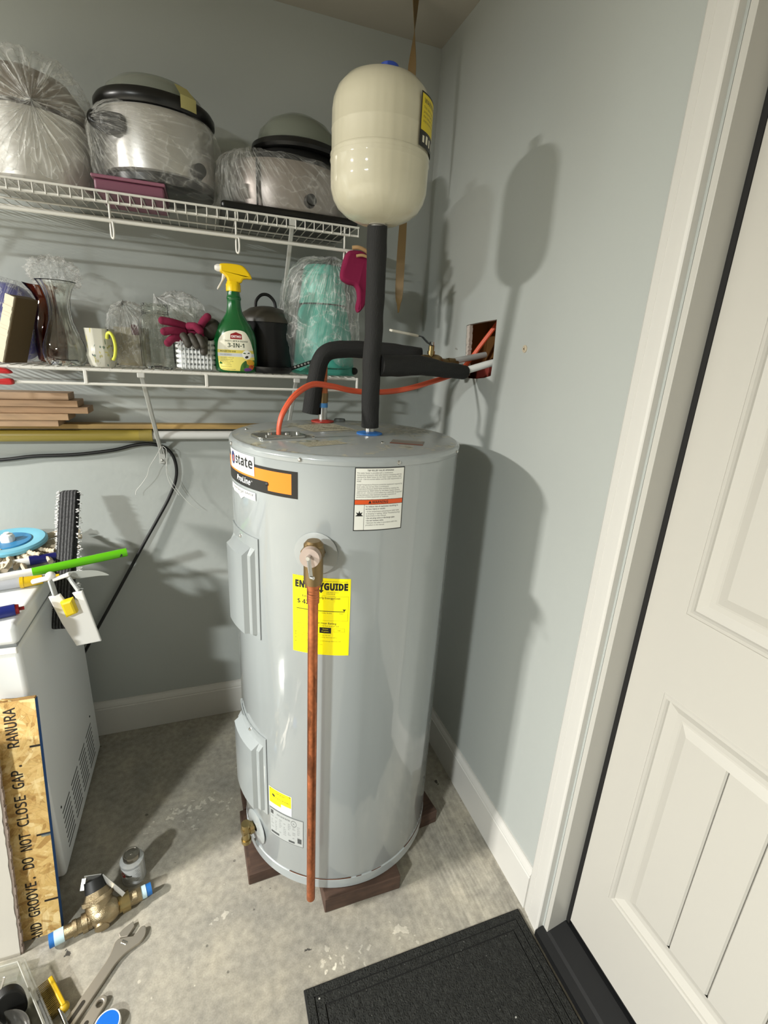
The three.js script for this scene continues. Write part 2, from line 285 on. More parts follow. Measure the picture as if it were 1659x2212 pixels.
{
  const t = thing('water_heater', 'tall grey cylindrical water heater with orange and black sticker', 'water heater', [H.x, 0.04, H.z]);
  const dirtTex = (() => dataTex(512, 512, (u, v) => { const g = [164, 168, 168], n = fbm(u * 9, v * 60, 4, 3); const rust = v < 0.012 ? 0 : 0; return [g[0], g[1], g[2]].map((c) => C8(c + n * 3 - rust)); }, { srgb: true }))();
  const seg = 128;
  wpart('jacket', [lathe([[0.2895, 0.092], [0.2912, 0.0925], [H.r, 0.094], [H.r, 1.2735]], seg).translate(H.x, 0, H.z)], heaterGrey, t);
  wpart('bottom_pan', [lathe([[0, 0.052], [0.27, 0.052], [0.2885, 0.054], [0.2925, 0.058], [0.2925, 0.087], [0.2885, 0.0905], [0.285, 0.0915]], seg).translate(H.x, 0, H.z)], heaterGrey, t);
  const rustMat = mat(0x5a3218, 0.9);
  // brown rust in the joint above the pan
  for (const [a, b, th] of [[131, 96, 1.3], [93, 90, 0.8], [84, 78, 1], [60, 28, 1.8], [22, 5, 1.3]]) wpart('rust_line', wrap(a, b, 0.0885, 0.0885 + 0.003 * th, H.r + 0.0006, 24), rustMat, t, 'brown rust along the bottom joint');
  const lidTex = dataTex(512, 512, (u, v) => {
    const X = (u - 0.5) * 0.6, Z = (v - 0.5) * 0.6, a = fbm(X * 14, Z * 14, 3, 4), b = fbm(X * 60, Z * 60, 8, 3);
    const dd = Math.hypot(X - 0.2, Z + 0.09) / 0.13, dust = a * 1.1 + b * 0.7 + (dd < 1.1 ? 0.5 - 0.42 * dd : 0) + (Math.hypot(X + 0.02, Z + 0.16) < 0.16 ? 0.2 : 0.04);
    let c = [150, 154, 153]; if (dust > 0.2) { const k = Math.min(1, (dust - 0.2) * 5), m = b > 0.05 ? [178, 172, 150] : [112, 106, 80]; c = c.map((q, i) => q + (m[i] - q) * k * 0.8); }
    return [C8(c[0]), C8(c[1]), C8(c[2])];
  }, { srgb: true });
  const lid = lathe([[0.286, 1.2905], [0.278, 1.2905], [0.274, 1.2915], [0.27, 1.2929], [0, 1.2932]], seg, 0.5);
  { const p = lid.attributes.position, u = lid.attributes.uv; for (let i = 0; i < p.count; i++) u.setXY(i, p.getX(i) / 0.6 + 0.5, p.getZ(i) / 0.6 + 0.5); }
  const top = wpart('lid', [lid.translate(H.x, 0, H.z)], mat(0xffffff, 0.3, { map: lidTex, clearcoat: 0.2, clearcoatRoughness: 0.2 }), t);
  wpart('lid_skirt', [lathe([[0.2925, 1.2718], [0.2938, 1.2723], [0.2942, 1.2735], [0.2942, 1.2795], [0.2935, 1.2845], [0.291, 1.2885], [0.286, 1.2905]], seg, 0.9).translate(H.x, 0, H.z)], heaterGrey, t);
  for (const a of [170, 124, 83, 40, -5, -50, 215, 260]) wpart('screw', [onJacket(screwG(), a, 0.2942, 1.2795)], steel, top);
  for (const [x, z] of [[-0.7, 0.53], [-0.552, 0.66], [-0.4, 0.74]]) wpart('screw', screwG().translate(x, 1.2928, z), steel, top);
  // paper labels stuck on the lid
  const paper = (seed) => canvasTex(256, 160, (x, w, h) => { x.fillStyle = '#a9a48f'; x.fillRect(0, 0, w, h); const r = rng(seed); x.fillStyle = '#5b5648'; for (let j = 0; j < 8; j++) for (let i = 0; i < 14; i++) if (r() > 0.35) x.fillRect(14 + i * 17, 14 + j * 17, 6 + r() * 10, 5); x.fillStyle = '#8d8874'; for (let i = 0; i < 60; i++) x.fillRect(r() * w, r() * h, r() * 14, r() * 6); });
  const flat = (x, z, w, d, turn) => new THREE.PlaneGeometry(w, d).rotateX(-Math.PI / 2).rotateY(turn).translate(x, 1.2936, z);
  wpart('instruction_label', [flat(-0.49, 0.5, 0.13, 0.12, 0.3)], mat(0xffffff, 0.7, { map: paper(4) }), top);
  wpart('serial_label', [flat(-0.545, 0.742, 0.105, 0.048, 0.35)], mat(0xffffff, 0.7, { map: paper(9) }), top);
  wpart('serial_label', [flat(-0.335, 0.738, 0.08, 0.06, -0.5)], mat(0xffffff, 0.6, { map: canvasTex(128, 96, (x, w, h) => { x.fillStyle = '#6f6a62'; x.fillRect(0, 0, w, h); x.fillStyle = '#7a4a3a'; x.fillRect(0, h - 22, w, 22); x.fillStyle = '#8b877c'; x.fillRect(8, 8, w - 20, 10); }) }), top);
  wpart('red_mark', [flat(-0.455, 0.515, 0.085, 0.005, -0.45)], mat(0x8a3a30, 0.7), top);
  const ringG = (x, z, r) => lathe([[0.012, 1.2925], [r * 0.5, 1.2925], [r, 1.2935], [r, 1.2965], [r * 0.6, 1.2995], [0.013, 1.3005], [0.012, 1.2925]], 28).translate(x, 0, z);
  wpart('hot_gasket', [ringG(-0.467, 0.379, 0.034)], mat(0xa83328, 0.45), top, 'red plastic ring round the hot outlet');
  wpart('cold_gasket', [ringG(-0.391, 0.607, 0.034)], mat(0x2f6fb8, 0.45), top, 'blue plastic ring round the cold inlet');
  wpart('hot_nipple', [rod([-0.467, 1.29, 0.379], [-0.467, 1.338, 0.379], 0.0135)], steel, top);
  wpart('cold_nipple', [rod([-0.391, 1.29, 0.607], [-0.391, 1.335, 0.607], 0.0135)], steel, top);
  wpart('spare_port', [lathe([[0, 1.298], [0.016, 1.298], [0.018, 1.2935], [0.018, 1.292]], 20).translate(-0.405, 0, 0.345)], mat(0x565a58, 0.6), top);
  // wiring cover plate
  const pl = wpart('wiring_cover', [(() => { const s = new THREE.Shape(); const w = 0.062, h = 0.036, k = 0.02; s.moveTo(-w + k, -h); s.lineTo(w - k, -h); s.quadraticCurveTo(w, -h, w, -h + k); s.lineTo(w, h - k); s.quadraticCurveTo(w, h, w - k, h); s.lineTo(-w + k, h); s.quadraticCurveTo(-w, h, -w, h - k); s.lineTo(-w, -h + k); s.quadraticCurveTo(-w, -h, -w + k, -h); return ext(s, 0.007, 0.0018); })().rotateX(-Math.PI / 2).rotateY(0.3).translate(-0.633, 1.292, 0.647)], mat(0xaeb0ac, 0.22, { metalness: 0.9 }), t, 'shiny metal wiring cover plate');
  wpart('cable_clamp', [box(-0.668, -0.61, 1.297, 1.3035, 0.664, 0.684, 0.002)], steel, pl);
  for (const [x, y, z] of [[-0.658, 1.302, 0.676], [-0.618, 1.302, 0.676], [-0.585, 1.297, 0.632]]) wpart('screw', rod([x, y, z], [x, y + 0.006, z], 0.005), steel, pl);
  // element access covers: a plate hugging the jacket with a raised tray
  const cover = (a0, a1, y0, y1, screwA) => {
    const g = [], R = H.r, px = [[0, 0.0005], [0.0, 0.003], [2.2, 0.003], [3.4, 0.012], [5.4, 0.013], [6.6, 0.024]];   // degrees in from the edge, height
    const prof = [...px, ...px.slice().reverse().map(([d, h]) => [a0 - a1 - d, h])];
    // levels in y: flange, slope, face
    const lv = [[y0, 0], [y0, 1], [y0 + 0.004, 1], [y0 + 0.012, 2], [y1 - 0.045, 2], [y1 - 0.028, 1], [y1, 1], [y1, 0]];
    const pos = [];
    const P = (i, j) => { const [d, hh] = prof[i], [y, k] = lv[j]; const h = k === 0 ? 0.0005 : k === 1 ? Math.min(hh, 0.003) : hh, p = polar(a0 - d, R + h, y); return [p.x, p.y, p.z]; };
    for (let i = 0; i + 1 < prof.length; i++) {
      const n = prof[i + 1][0] - prof[i][0] > 4 ? 6 : 1;
      for (let j = 0; j + 1 < lv.length; j++) for (let q = 0; q < n; q++) {
        const mix = (t, jj) => { const [d0, h0] = prof[i], [d1, h1] = prof[i + 1]; const [y, k] = lv[jj], hh = h0 + (h1 - h0) * t, h = k === 0 ? 0.0005 : k === 1 ? Math.min(hh, 0.003) : hh, p = polar(a0 - (d0 + (d1 - d0) * t), R + h, y); return [p.x, p.y, p.z]; };
        const A = mix(q / n, j), B = mix((q + 1) / n, j), C = mix((q + 1) / n, j + 1), D = mix(q / n, j + 1);
        pos.push(...A, ...B, ...C, ...A, ...C, ...D);
      }
    }
    const b = new THREE.BufferGeometry(); b.setAttribute('position', new THREE.Float32BufferAttribute(pos, 3)); b.computeVertexNormals();
    const c = wpart('access_cover', [toCreasedNormals(b, 0.35)], heaterGrey, t);
    wpart('screw', [onJacket(screwG(), screwA, R + 0.003, y1 - 0.014)], steel, c);
    return c;
  };
  cover(178, 147, 0.813, 1.078, 162); cover(183, 145.4, 0.255, 0.515, 160);
  const stick = (name, a0, a1, y0, y1, w, h, draw, label, off = 0.0007) => wpart(name, [wrap(a0, a1, y0, y1, H.r + off, 28)], mat(0xffffff, 0.4, { map: canvasTex(w, h, draw) }), t, label);
  // maker's sticker: orange field in a black frame, running round to the left
  const brand = stick('brand_sticker', 205, 125.2, 1.193, 1.252, 1400, 204, (x, w, h) => {
    x.fillStyle = '#15120f'; x.fillRect(0, 0, w, h); x.fillStyle = '#ff8a1c';
    x.beginPath(); x.moveTo(0, 22); x.lineTo(w - 50, 22); x.lineTo(w - 50, h - 26); x.lineTo(w - 262, h - 26); x.lineTo(w - 262, 112); x.lineTo(0, 112); x.closePath(); x.fill();
    x.fillStyle = '#fff'; x.font = 'italic bold 64px sans-serif'; x.fillText('ProLine', 700, 178); x.font = '16px sans-serif'; x.fillText('®', 950, 148);
  }, 'orange and black sticker with white logo panel');
  wpart('logo_panel', [wrap(173.5, 148.2, 1.2245, 1.268, H.r + 0.0016, 16)], mat(0xffffff, 0.4, { map: canvasTex(512, 188, (x, w, h) => {
    x.fillStyle = '#f6f6f2'; x.fillRect(0, 0, w, h); x.fillStyle = '#2b3568'; x.beginPath(); x.ellipse(92, 84, 58, 66, 0, 0, 7); x.fill(); x.fillStyle = '#e8743c'; x.beginPath(); x.ellipse(98, 90, 24, 34, 0, 0, 7); x.fill(); x.fillStyle = '#6a6f9a'; x.beginPath(); x.ellipse(98, 90, 12, 18, 0, 0, 7); x.fill();
    x.fillStyle = '#1b1b1d'; x.font = 'bold 138px sans-serif'; x.fillText('state', 164, 122, 330); x.strokeStyle = '#1b1b1d'; x.lineWidth = 4; x.strokeText('state', 164, 122, 330); x.fillStyle = '#4a4a4c'; x.font = '34px sans-serif'; x.fillText('WATER HEATERS', 176, 164);
  }) }), brand);
  wpart('grade_panel', [(() => { const g = wrap(172.5, 147.8, 1.158, 1.186, H.r + 0.0016, 16), p = g.attributes.position; for (let i = 0; i < p.count; i += 2) { const t = (i / 2) / 16; p.setY(i, 1.168 - 0.0085 * (1 - Math.min(1, Math.abs(t - 0.5) / 0.12)) * (Math.abs(t - 0.5) < 0.12 ? 1 : 0) + (t < 0.08 ? 0.004 : 0)); } return g; })()], mat(0xffffff, 0.4, { map: canvasTex(512, 128, (x, w, h) => { x.fillStyle = '#f4f4ef'; x.fillRect(0, 0, w, h); x.fillStyle = '#222'; x.font = 'bold 46px sans-serif'; x.fillText('COMMERCIAL GRADE', 18, 62, 470); }) }), brand);
  wpart('screw', [onJacket(screwG(), 140.5, H.r + 0.0008, 1.215)], mat(0x4a4a4a, 0.3, { metalness: 0.8 }), brand);
  // relief valve notice
  stick('relief_valve_label', 101.5, 79.8, 1.131, 1.2705, 560, 632, (x, w, h) => {
    x.fillStyle = '#141414'; x.fillRect(0, 0, w, h); x.fillStyle = '#e4e4dc'; x.fillRect(9, 9, w - 18, h - 18); x.fillStyle = '#111'; x.textAlign = 'center'; x.font = 'bold 22px sans-serif'; x.fillText('T&P RELIEF VALVE OPENING', w / 2, 36); x.textAlign = 'left';
    let y = para(x, 'This water heater is provided with a combination temperature-pressure relief valve listed as complying with the standard for Relief Valves for Hot Water Supply Systems, ANSI Z21.22 - CSA 4.4 current edition and the code requirements of ASME.', 24, 60, w - 44, 18, 20);
    y = para(x, 'Install Temperature-Pressure protective equipment required by local codes, but not less than a combination Temperature-Pressure Relief Valve certified as meeting the requirements for Relief Valves for Hot Water Supply Systems ANSI Z21.22 - CSA 4.4 current edition by a nationally recognized testing laboratory that maintains periodic inspection of production of listed equipment or materials.', 24, y + 14, w - 44, 18, 20);
    para(x, 'For safe operation of the water heater, the Relief Valve must not be removed or plugged.', 24, y + 10, w - 44, 18, 20);
    x.fillStyle = '#d9541e'; x.fillRect(9, 318, w - 18, 46); x.fillStyle = '#111'; x.fillRect(9, 314, w - 18, 4); x.fillRect(9, 362, w - 18, 4); x.font = 'bold 38px sans-serif'; x.textAlign = 'center'; x.fillText('WARNING', w / 2 + 10, 354); x.beginPath(); x.moveTo(156, 354); x.lineTo(174, 324); x.lineTo(192, 354); x.fill();
    x.fillRect(112, 366, 4, h - 375); x.beginPath(); for (let i = 0; i < 9; i++) { const a = Math.PI * (1 - i / 8) * 1.15 - 0.23, r0 = i % 2 ? 22 : 46; x.lineTo(62 + r0 * Math.cos(a), 470 - r0 * Math.sin(a)); } x.lineTo(62, 482); x.closePath(); x.fill();
    y = para(x, 'To reduce risk of explosion resulting in serious injury or death:', 128, 392, w - 150, 20, 24, { bold: true });
    for (const [s, b] of [['• If the temperature and pressure relief valve is dripping or leaking, follow "Troubleshooting" instructions in this manual.', false], ['• Do not plug valve or discharge pipe.', true], ['• Do not remove valve.', true], ['• Maintain the valve in accordance with this procedure in the manual.', false]]) y = para(x, s, 134, y + 2, w - 158, 19, 22, { bold: b });
  }, 'white printed warning label with an orange bar');
  stick('energy_label', 127.7, 101.6, 0.8205, 1.0175, 640, 920, (x, w, h) => {
    x.fillStyle = '#fff200'; x.fillRect(0, 0, w, h); x.fillStyle = '#111'; x.font = '15px sans-serif'; x.fillText('U.S. Government', 30, 40); x.fillText('Federal law prohibits removal of this label before consumer purchase.', 250, 40, 360);
    x.font = 'bold 104px sans-serif'; x.fillText('ENERGYGUIDE', 26, 132, w - 52); x.strokeStyle = '#111'; x.lineWidth = 9; x.strokeText('ENERGYGUIDE', 26, 132, w - 52); x.beginPath(); x.moveTo(292, 138); x.lineTo(352, 138); x.lineTo(322, 176); x.fill(); x.fillRect(315, 110, 14, 34);
    x.font = '15px sans-serif'; para(x, 'Water Heater - Electric Tank Size (Storage Capacity): 50 gallons', 30, 156, 220, 15, 17); x.fillText('State Water Heaters', 380, 165); x.fillText('Model EN6-50', 380, 184);
    x.strokeStyle = '#5b5600'; x.lineWidth = 2; x.strokeRect(20, 205, w - 40, 290); x.font = 'bold 30px sans-serif'; x.fillText('Estimated Yearly Energy Cost', 110, 240); x.font = 'bold 74px sans-serif'; x.fillText('$ 424', 52, 322);
    x.fillRect(44, 380, w - 100, 8); x.font = '18px sans-serif'; x.fillText('$ 378', 50, 412); x.fillText('$ 427', w - 110, 412); x.fillText('Cost Range of Similar Models', 210, 412); x.beginPath(); x.moveTo(w - 82, 356); x.lineTo(w - 42, 356); x.lineTo(w - 62, 380); x.fill();
    x.font = 'bold 30px sans-serif'; x.fillText('First Hour Rating', 250, 540); x.font = '21px sans-serif'; x.fillText('(How much hot water you get in the first hour of use)', 24, 568, w - 48);
    x.strokeRect(40, 590, 130, 40); x.strokeRect(470, 590, 120, 40); x.font = '17px sans-serif'; x.fillText('Very Small', 58, 616); x.fillText('High', 510, 616); x.fillRect(310, 580, 130, 70); x.fillStyle = '#fff200'; x.fillText('Medium', 344, 606); x.fillText('67 gallons', 334, 632); x.fillStyle = '#3d3900';
    let y = 680; for (const s of ['Your cost will depend on your utility rates and use.', 'Cost range based only on models fueled by electricity with a medium first hour rating.', 'Estimated energy cost based on a national average electricity cost of 12 cents per kWh.', 'Estimated yearly energy use: 3493 kWh.']) { x.fillRect(30, y - 12, 8, 12); y = para(x, s, 48, y, w - 120, 17, 20) + 6; }
    x.fillStyle = '#111'; x.fillText('ftc.gov/energy', 150, h - 50);
  }, 'bright yellow printed energy label');
  stick('notice_sticker', 144.3, 129.3, 0.295, 0.364, 420, 340, (x, w, h) => {
    x.fillStyle = '#fdfdf8'; x.fillRect(0, 0, w, h); x.fillStyle = '#fff000'; x.fillRect(6, 6, w - 12, 200); x.fillStyle = '#ffc21a'; x.fillRect(6, 168, w - 12, 36); x.fillStyle = '#fff000'; x.fillRect(6, 204, 230, 60); x.fillStyle = '#2a2a10';
    x.fillRect(18, 18, 22, 14); x.fillRect(w - 42, 18, 22, 14); x.beginPath(); x.ellipse(92, 118, 30, 20, 0.4, 0, 7); x.fill(); x.font = 'bold 30px sans-serif'; x.fillText('IMPORTANT', 140, 70); x.font = 'bold 34px sans-serif'; x.fillText('FOR YOUR HOME', 130, 150, 250); x.font = '20px sans-serif'; x.fillText('Register online for service', 30, 236, 190); x.fillText('state water heaters', 20, 306, 220);
  }, 'small yellow and white sticker');
  stick('rating_plate', 144, 122.5, 0.195, 0.291, 640, 330, (x, w, h) => {
    x.fillStyle = '#a9adac'; x.fillRect(0, 0, w, h); x.strokeStyle = '#4c4f4f'; x.lineWidth = 5; x.strokeRect(4, 4, w - 8, h - 8); x.fillStyle = '#46494a'; x.fillRect(24, 22, 56, 46); x.font = 'bold 26px sans-serif'; x.fillText('STATE WATER HEATERS', 150, 56, 260);
    x.lineWidth = 6; x.beginPath(); x.ellipse(474, 66, 46, 34, 0, 0, 7); x.stroke(); x.fillText('UL', 456, 76); const r = rng(6); x.font = '17px sans-serif';
    for (let j = 0; j < 8; j++) for (let i = 0; i < 7; i++) if (r() > 0.25) x.fillText(['MODEL', 'WATTS', '240', 'VOLTS', '4500', 'PSI', '50 GAL', '1PH', '2023'][Math.floor(r() * 9)], 30 + i * 84, 100 + j * 22);
    x.fillRect(26, h - 52, 170, 26); x.fillRect(380, h - 44, 110, 24); x.fillRect(540, h - 100, 70, 60);
  }, 'grey printed rating plate');
  // drain valve
  wpart('drain_escutcheon', [onJacket(lathe([[0.012, 0.0005], [0.05, 0.0005], [0.05, 0.002], [0.046, 0.0035], [0.012, 0.006]], 40), 158, H.r - 0.001, 0.155)], heaterGrey, t);
  const dv = wpart('drain_valve', [rod(polar(160, H.r, 0.15), polar(160, H.r + 0.04, 0.15), 0.012), rod(polar(160, H.r + 0.008, 0.15), polar(160, H.r + 0.02, 0.15), 0.0185, 0.0185, 6), rod(polar(160, H.r + 0.028, 0.168), polar(160, H.r + 0.028, 0.118), 0.0115), rod(polar(160, H.r + 0.028, 0.118), polar(160, H.r + 0.028, 0.106), 0.0145)], brass, t);
  wpart('handle', [rod(polar(160, H.r + 0.028, 0.168), polar(160, H.r + 0.028, 0.176), 0.014, 0.013, 12)], brass, dv);
  // relief valve
  const E = 117;
  wpart('valve_escutcheon', [onJacket(lathe([[0.018, 0.0005], [0.0485, 0.0005], [0.0485, 0.0022], [0.046, 0.0032], [0.018, 0.0042]], 48), E, H.r - 0.0005, 1.075)], mat(0xa5a9a8, 0.35), t);
  const rv = wpart('relief_valve', [rod(polar(E, H.r, 1.082), polar(116, 0.335, 1.09), 0.0165), rod(polar(E, H.r + 0.006, 1.083), polar(117, H.r + 0.02, 1.085), 0.0235, 0.0235, 6), rod(polar(115.5, 0.345, 1.118), polar(115.5, 0.345, 1.036), 0.0205), rod(polar(115.5, 0.345, 1.118), polar(115.5, 0.345, 1.126), 0.0205, 0.014), rod(polar(115.5, 0.345, 1.062), polar(115.5, 0.345, 1.03), 0.0195, 0.0195, 8), rod(polar(115.5, 0.34, 1.1), polar(115.5, 0.364, 1.1), 0.0235, 0.0235, 8)], dullBrass, t, 'brass relief valve with steel lever');
  wpart('valve_cap', [rod(polar(115.5, 0.362, 1.1), polar(115.5, 0.378, 1.1), 0.0215, 0.0205, 28)], mat(0xb8a69a, 0.6), rv, 'pinkish valve cap with rim print');
  const l0 = polar(115.6, 0.384, 1.108), l1 = polar(114.3, 0.398, 1.068);
  wpart('lever', [bar(l0, l1, 0.0085, 0.003, 0.001), rod(polar(115.5, 0.376, 1.105), polar(115.5, 0.392, 1.105), 0.004), rod(l1, l1.clone().add(V(0.004, 0.001, 0.006)), 0.0035)], steel, rv);
}
{
  const p = polar(115.5, 0.345, 0), g = rod([p.x, 0.092, p.z], [p.x, 1.034, p.z], 0.0112, 0.0112, 24);
  const t = thing('discharge_pipe', 'long vertical copper discharge pipe in front of the grey water heater', 'pipe', [p.x, 0.092, p.z]);
  wpart('tube', [g], copper, t);
  wpart('fitting', [rod([p.x, 0.985, p.z], [p.x, 1.032, p.z], 0.0135, 0.0135, 24), rod([p.x, 1.022, p.z], [p.x, 1.034, p.z], 0.0155, 0.0155, 24)], copper, t);
}
// wooden blocks under the heater
const oldWood = (() => mat(0xffffff, 0.85, { map: dataTex(256, 256, (u, v) => { const k = 1 + 0.3 * fbm(u * 2.5, v * 22, 3, 4) + 0.25 * fbm(u * 6, v * 6, 9, 3); return [C8(74 * k), C8(55 * k), C8(44 * k)]; }, { srgb: true }) }))();
{
  const b = (x0, x1, z0, z1, turn, label, hgt = 0.04) => { const g = uvm(box(x0, x1, 0.0003, hgt, z0, z1, 0.003), 4), cx = (x0 + x1) / 2, cz = (z0 + z1) / 2; g.translate(-cx, 0, -cz).rotateY(turn).translate(cx, 0, cz); solo('wood_block', g, oldWood, label, 'wood block', [cx, 0, cz], 'wood blocks under the water heater'); };
  b(-0.76, -0.655, 0.545, 0.768, 0.05, 'brown wood block under left front edge of water heater beside brass drain');
  b(-0.56, -0.335, 0.815, 0.909, 0, 'brown wood block under front edge of water heater right of copper pipe', 0.0515);
  b(-0.32, -0.145, 0.655, 0.755, 0.12, 'dark brown wood block under right edge of water heater toward the door', 0.0515);
  b(-0.56, -0.4, 0.33, 0.43, 0, 'wood block under back edge of water heater', 0.0515);
  b(-0.655 - 0.1, -0.655, 0.44, 0.54, 0.05, 'wood block under left back edge of water heater');
}
// ---------- expansion tank and insulated pipes ----------
const cream = mat(0xc6c0a8, 0.5, { clearcoat: 0.8, clearcoatRoughness: 0.04 });
{
  const X = -0.4135, Z = 0.668, R = 0.1045;
  const t = thing('expansion_tank', 'cream steel expansion tank standing on black insulated pipe', 'tank', [X, 1.765, Z], { rot: [0, 0, 0.0] });
  const P = [[0.012, 0.0], [0.02, 0.0036], [0.045, 0.0054], [0.07, 0.0162], [0.088, 0.0297], [0.098, 0.045], [0.1035, 0.063], [0.1045, 0.081], [0.1045, 0.1098], [0.1052, 0.1116], [0.1062, 0.1143], [0.1052, 0.1179], [0.1045, 0.1202], [0.1052, 0.1224], [0.106, 0.1251], [0.105, 0.1278], [0.1036, 0.1296], [0.1036, 0.1665], [0.1043, 0.1692], [0.1036, 0.1719], [0.1036, 0.2025], [0.101, 0.2223], [0.094, 0.2394], [0.08, 0.2547], [0.058, 0.2655], [0.03, 0.2713], [0, 0.2727]];
  part('shell', [lathe(P, 96, 0.9)], cream, t);
  part('neck', [lathe([[0.0145, -0.02], [0.0145, 0], [0.019, 0.002], [0.019, 0.006]], 24), lathe([[0.0185, -0.012], [0.0185, -0.003], [0, -0.003]], 6)], mat(0xc8c4ba, 0.4), t);
  part('air_cap', [lathe([[0, 0.0235], [0.015, 0.023], [0.019, 0.0205], [0.02, 0], [0, 0]], 28).translate(0.012, 0.2705, 0)], mat(0x2c4aa8, 0.45), t, 'blue plastic air valve cap');
  part('caution_label', [wrap(62, -10, 0.132, 0.222, 0.1067, 24, 0, 0)], mat(0xffffff, 0.45, { map: canvasTex(512, 384, (x, w, h) => {
    x.fillStyle = '#171205'; x.fillRect(0, 0, w, h); x.fillStyle = '#d8c21a'; x.fillRect(12, 12, w - 24, h - 130); x.fillStyle = '#3d3504'; x.font = 'bold 46px sans-serif'; x.fillText('WARNING', 40, 70); let y = 110; y = para(x, 'This tank is pre-charged. Check the pressure before installation. Read the manual. Failure to follow these instructions may cause injury.', 36, y, w - 80, 26, 32);
    x.fillStyle = '#e6e0c8'; for (const q of [[40, 300, 26, 50], [90, 290, 34, 60], [150, 296, 28, 58], [230, 292, 60, 54], [330, 296, 44, 60], [420, 290, 40, 64]]) x.fillRect(...q);
  }) }), t, 'yellow and black caution label');
}
{
  // cold riser in black foam, from the heater's blue ring to the tank
  const t = thing('insulated_riser', 'thick vertical black foam insulated pipe between water heater and cream tank', 'pipe', [-0.391, 1.31, 0.607]);
  const c = [[-0.3925, 1.312, 0.612], [-0.395, 1.4, 0.616], [-0.398, 1.5, 0.625], [-0.402, 1.6, 0.64], [-0.406, 1.68, 0.652], [-0.4125, 1.766, 0.666]];
  const g = displace(mergeVertices(tube(c, 0.0228, { seg: 60, rad: 28, caps: true })), (v) => { const n = 0.0011 * noise(v.x * 60, v.y * 22, v.z * 60) + 0.0016 * noise(v.x * 20, v.y * 14, 5); v.x += n; v.z += n; });
  wpart('foam_sleeve', [g], foam, t);
  wpart('copper_tube', [rod([-0.391, 1.33, 0.607], [-0.391, 1.3, 0.607], 0.0112)], copper, t);
}
{
  // hot branch: copper out of the red ring, foam over the bend, then level toward the wall hole
  const t = thing('insulated_hot_pipe', 'black foam covered pipe bending from heater top to back corner', 'pipe', [-0.467, 1.33, 0.379]);
  wpart('dielectric_union', [rod([-0.467, 1.336, 0.379], [-0.467, 1.352, 0.379], 0.0145), rod([-0.467, 1.352, 0.379], [-0.467, 1.378, 0.379], 0.0165, 0.0165, 6)], dullBrass, t);
  wpart('tape', [rod([-0.467, 1.336, 0.379], [-0.467, 1.349, 0.379], 0.0152)], mat(0x4f8fcc, 0.5), t, 'blue thread tape');
  wpart('copper_tube', [rod([-0.467, 1.37, 0.379], [-0.4655, 1.43, 0.379], 0.0112), rod([-0.467, 1.376, 0.379], [-0.467, 1.396, 0.379], 0.0145), tube([[-0.465, 1.42, 0.378], [-0.463, 1.47, 0.376], [-0.45, 1.488, 0.374], [-0.40, 1.492, 0.372], [-0.30, 1.492, 0.372]], 0.0112, { seg: 40 })], copper, t);
  const sl = [[-0.505, 1.318, 0.384], [-0.498, 1.37, 0.384], [-0.489, 1.42, 0.383], [-0.479, 1.462, 0.381], [-0.461, 1.489, 0.379], [-0.43, 1.501, 0.377], [-0.38, 1.505, 0.375], [-0.32, 1.506, 0.373], [-0.25, 1.504, 0.374], [-0.163, 1.497, 0.378]];
  wpart('foam_sleeve', [displace(mergeVertices(tube(sl, 0.0245, { seg: 70, rad: 26 })), (v) => { const n = 0.0014 * noise(v.x * 34, v.y * 34, v.z * 34); v.x += n; v.y += n; })], foam, t);
}
{
  // cold branch: thicker foam from the riser to the wall hole, with a ball valve on it
  const t = thing('insulated_cold_pipe', 'thick black foam pipe from vertical riser toward the wall hole with brass valve', 'pipe', [-0.3, 1.46, 0.55]);
  const c1 = [[-0.378, 1.468, 0.62], [-0.33, 1.468, 0.606], [-0.26, 1.472, 0.575], [-0.2, 1.471, 0.545], [-0.15, 1.468, 0.52], [-0.11, 1.466, 0.505], [-0.068, 1.462, 0.49]];
  wpart('foam_sleeve', [displace(mergeVertices(tube(c1, 0.0265, { seg: 60, rad: 26 })), (v) => { const k = Math.max(0, Math.min(1, (v.x + 0.25) / 0.12)), cy = 1.469; v.y = cy + (v.y - cy) * (1 - 0.2 * k) - 0.006 * k; const n = 0.0016 * noise(v.x * 30, v.y * 30, v.z * 30); v.y += n; })], foam, t);
  wpart('tube_end', [tube([[-0.078, 1.4565, 0.492], [-0.03, 1.474, 0.505], [0.02, 1.49, 0.517], [0.07, 1.497, 0.524]], 0.0105, { seg: 24, rad: 16 })], mat(0xd5d6d2, 0.35), t, 'white plastic tube end');
}
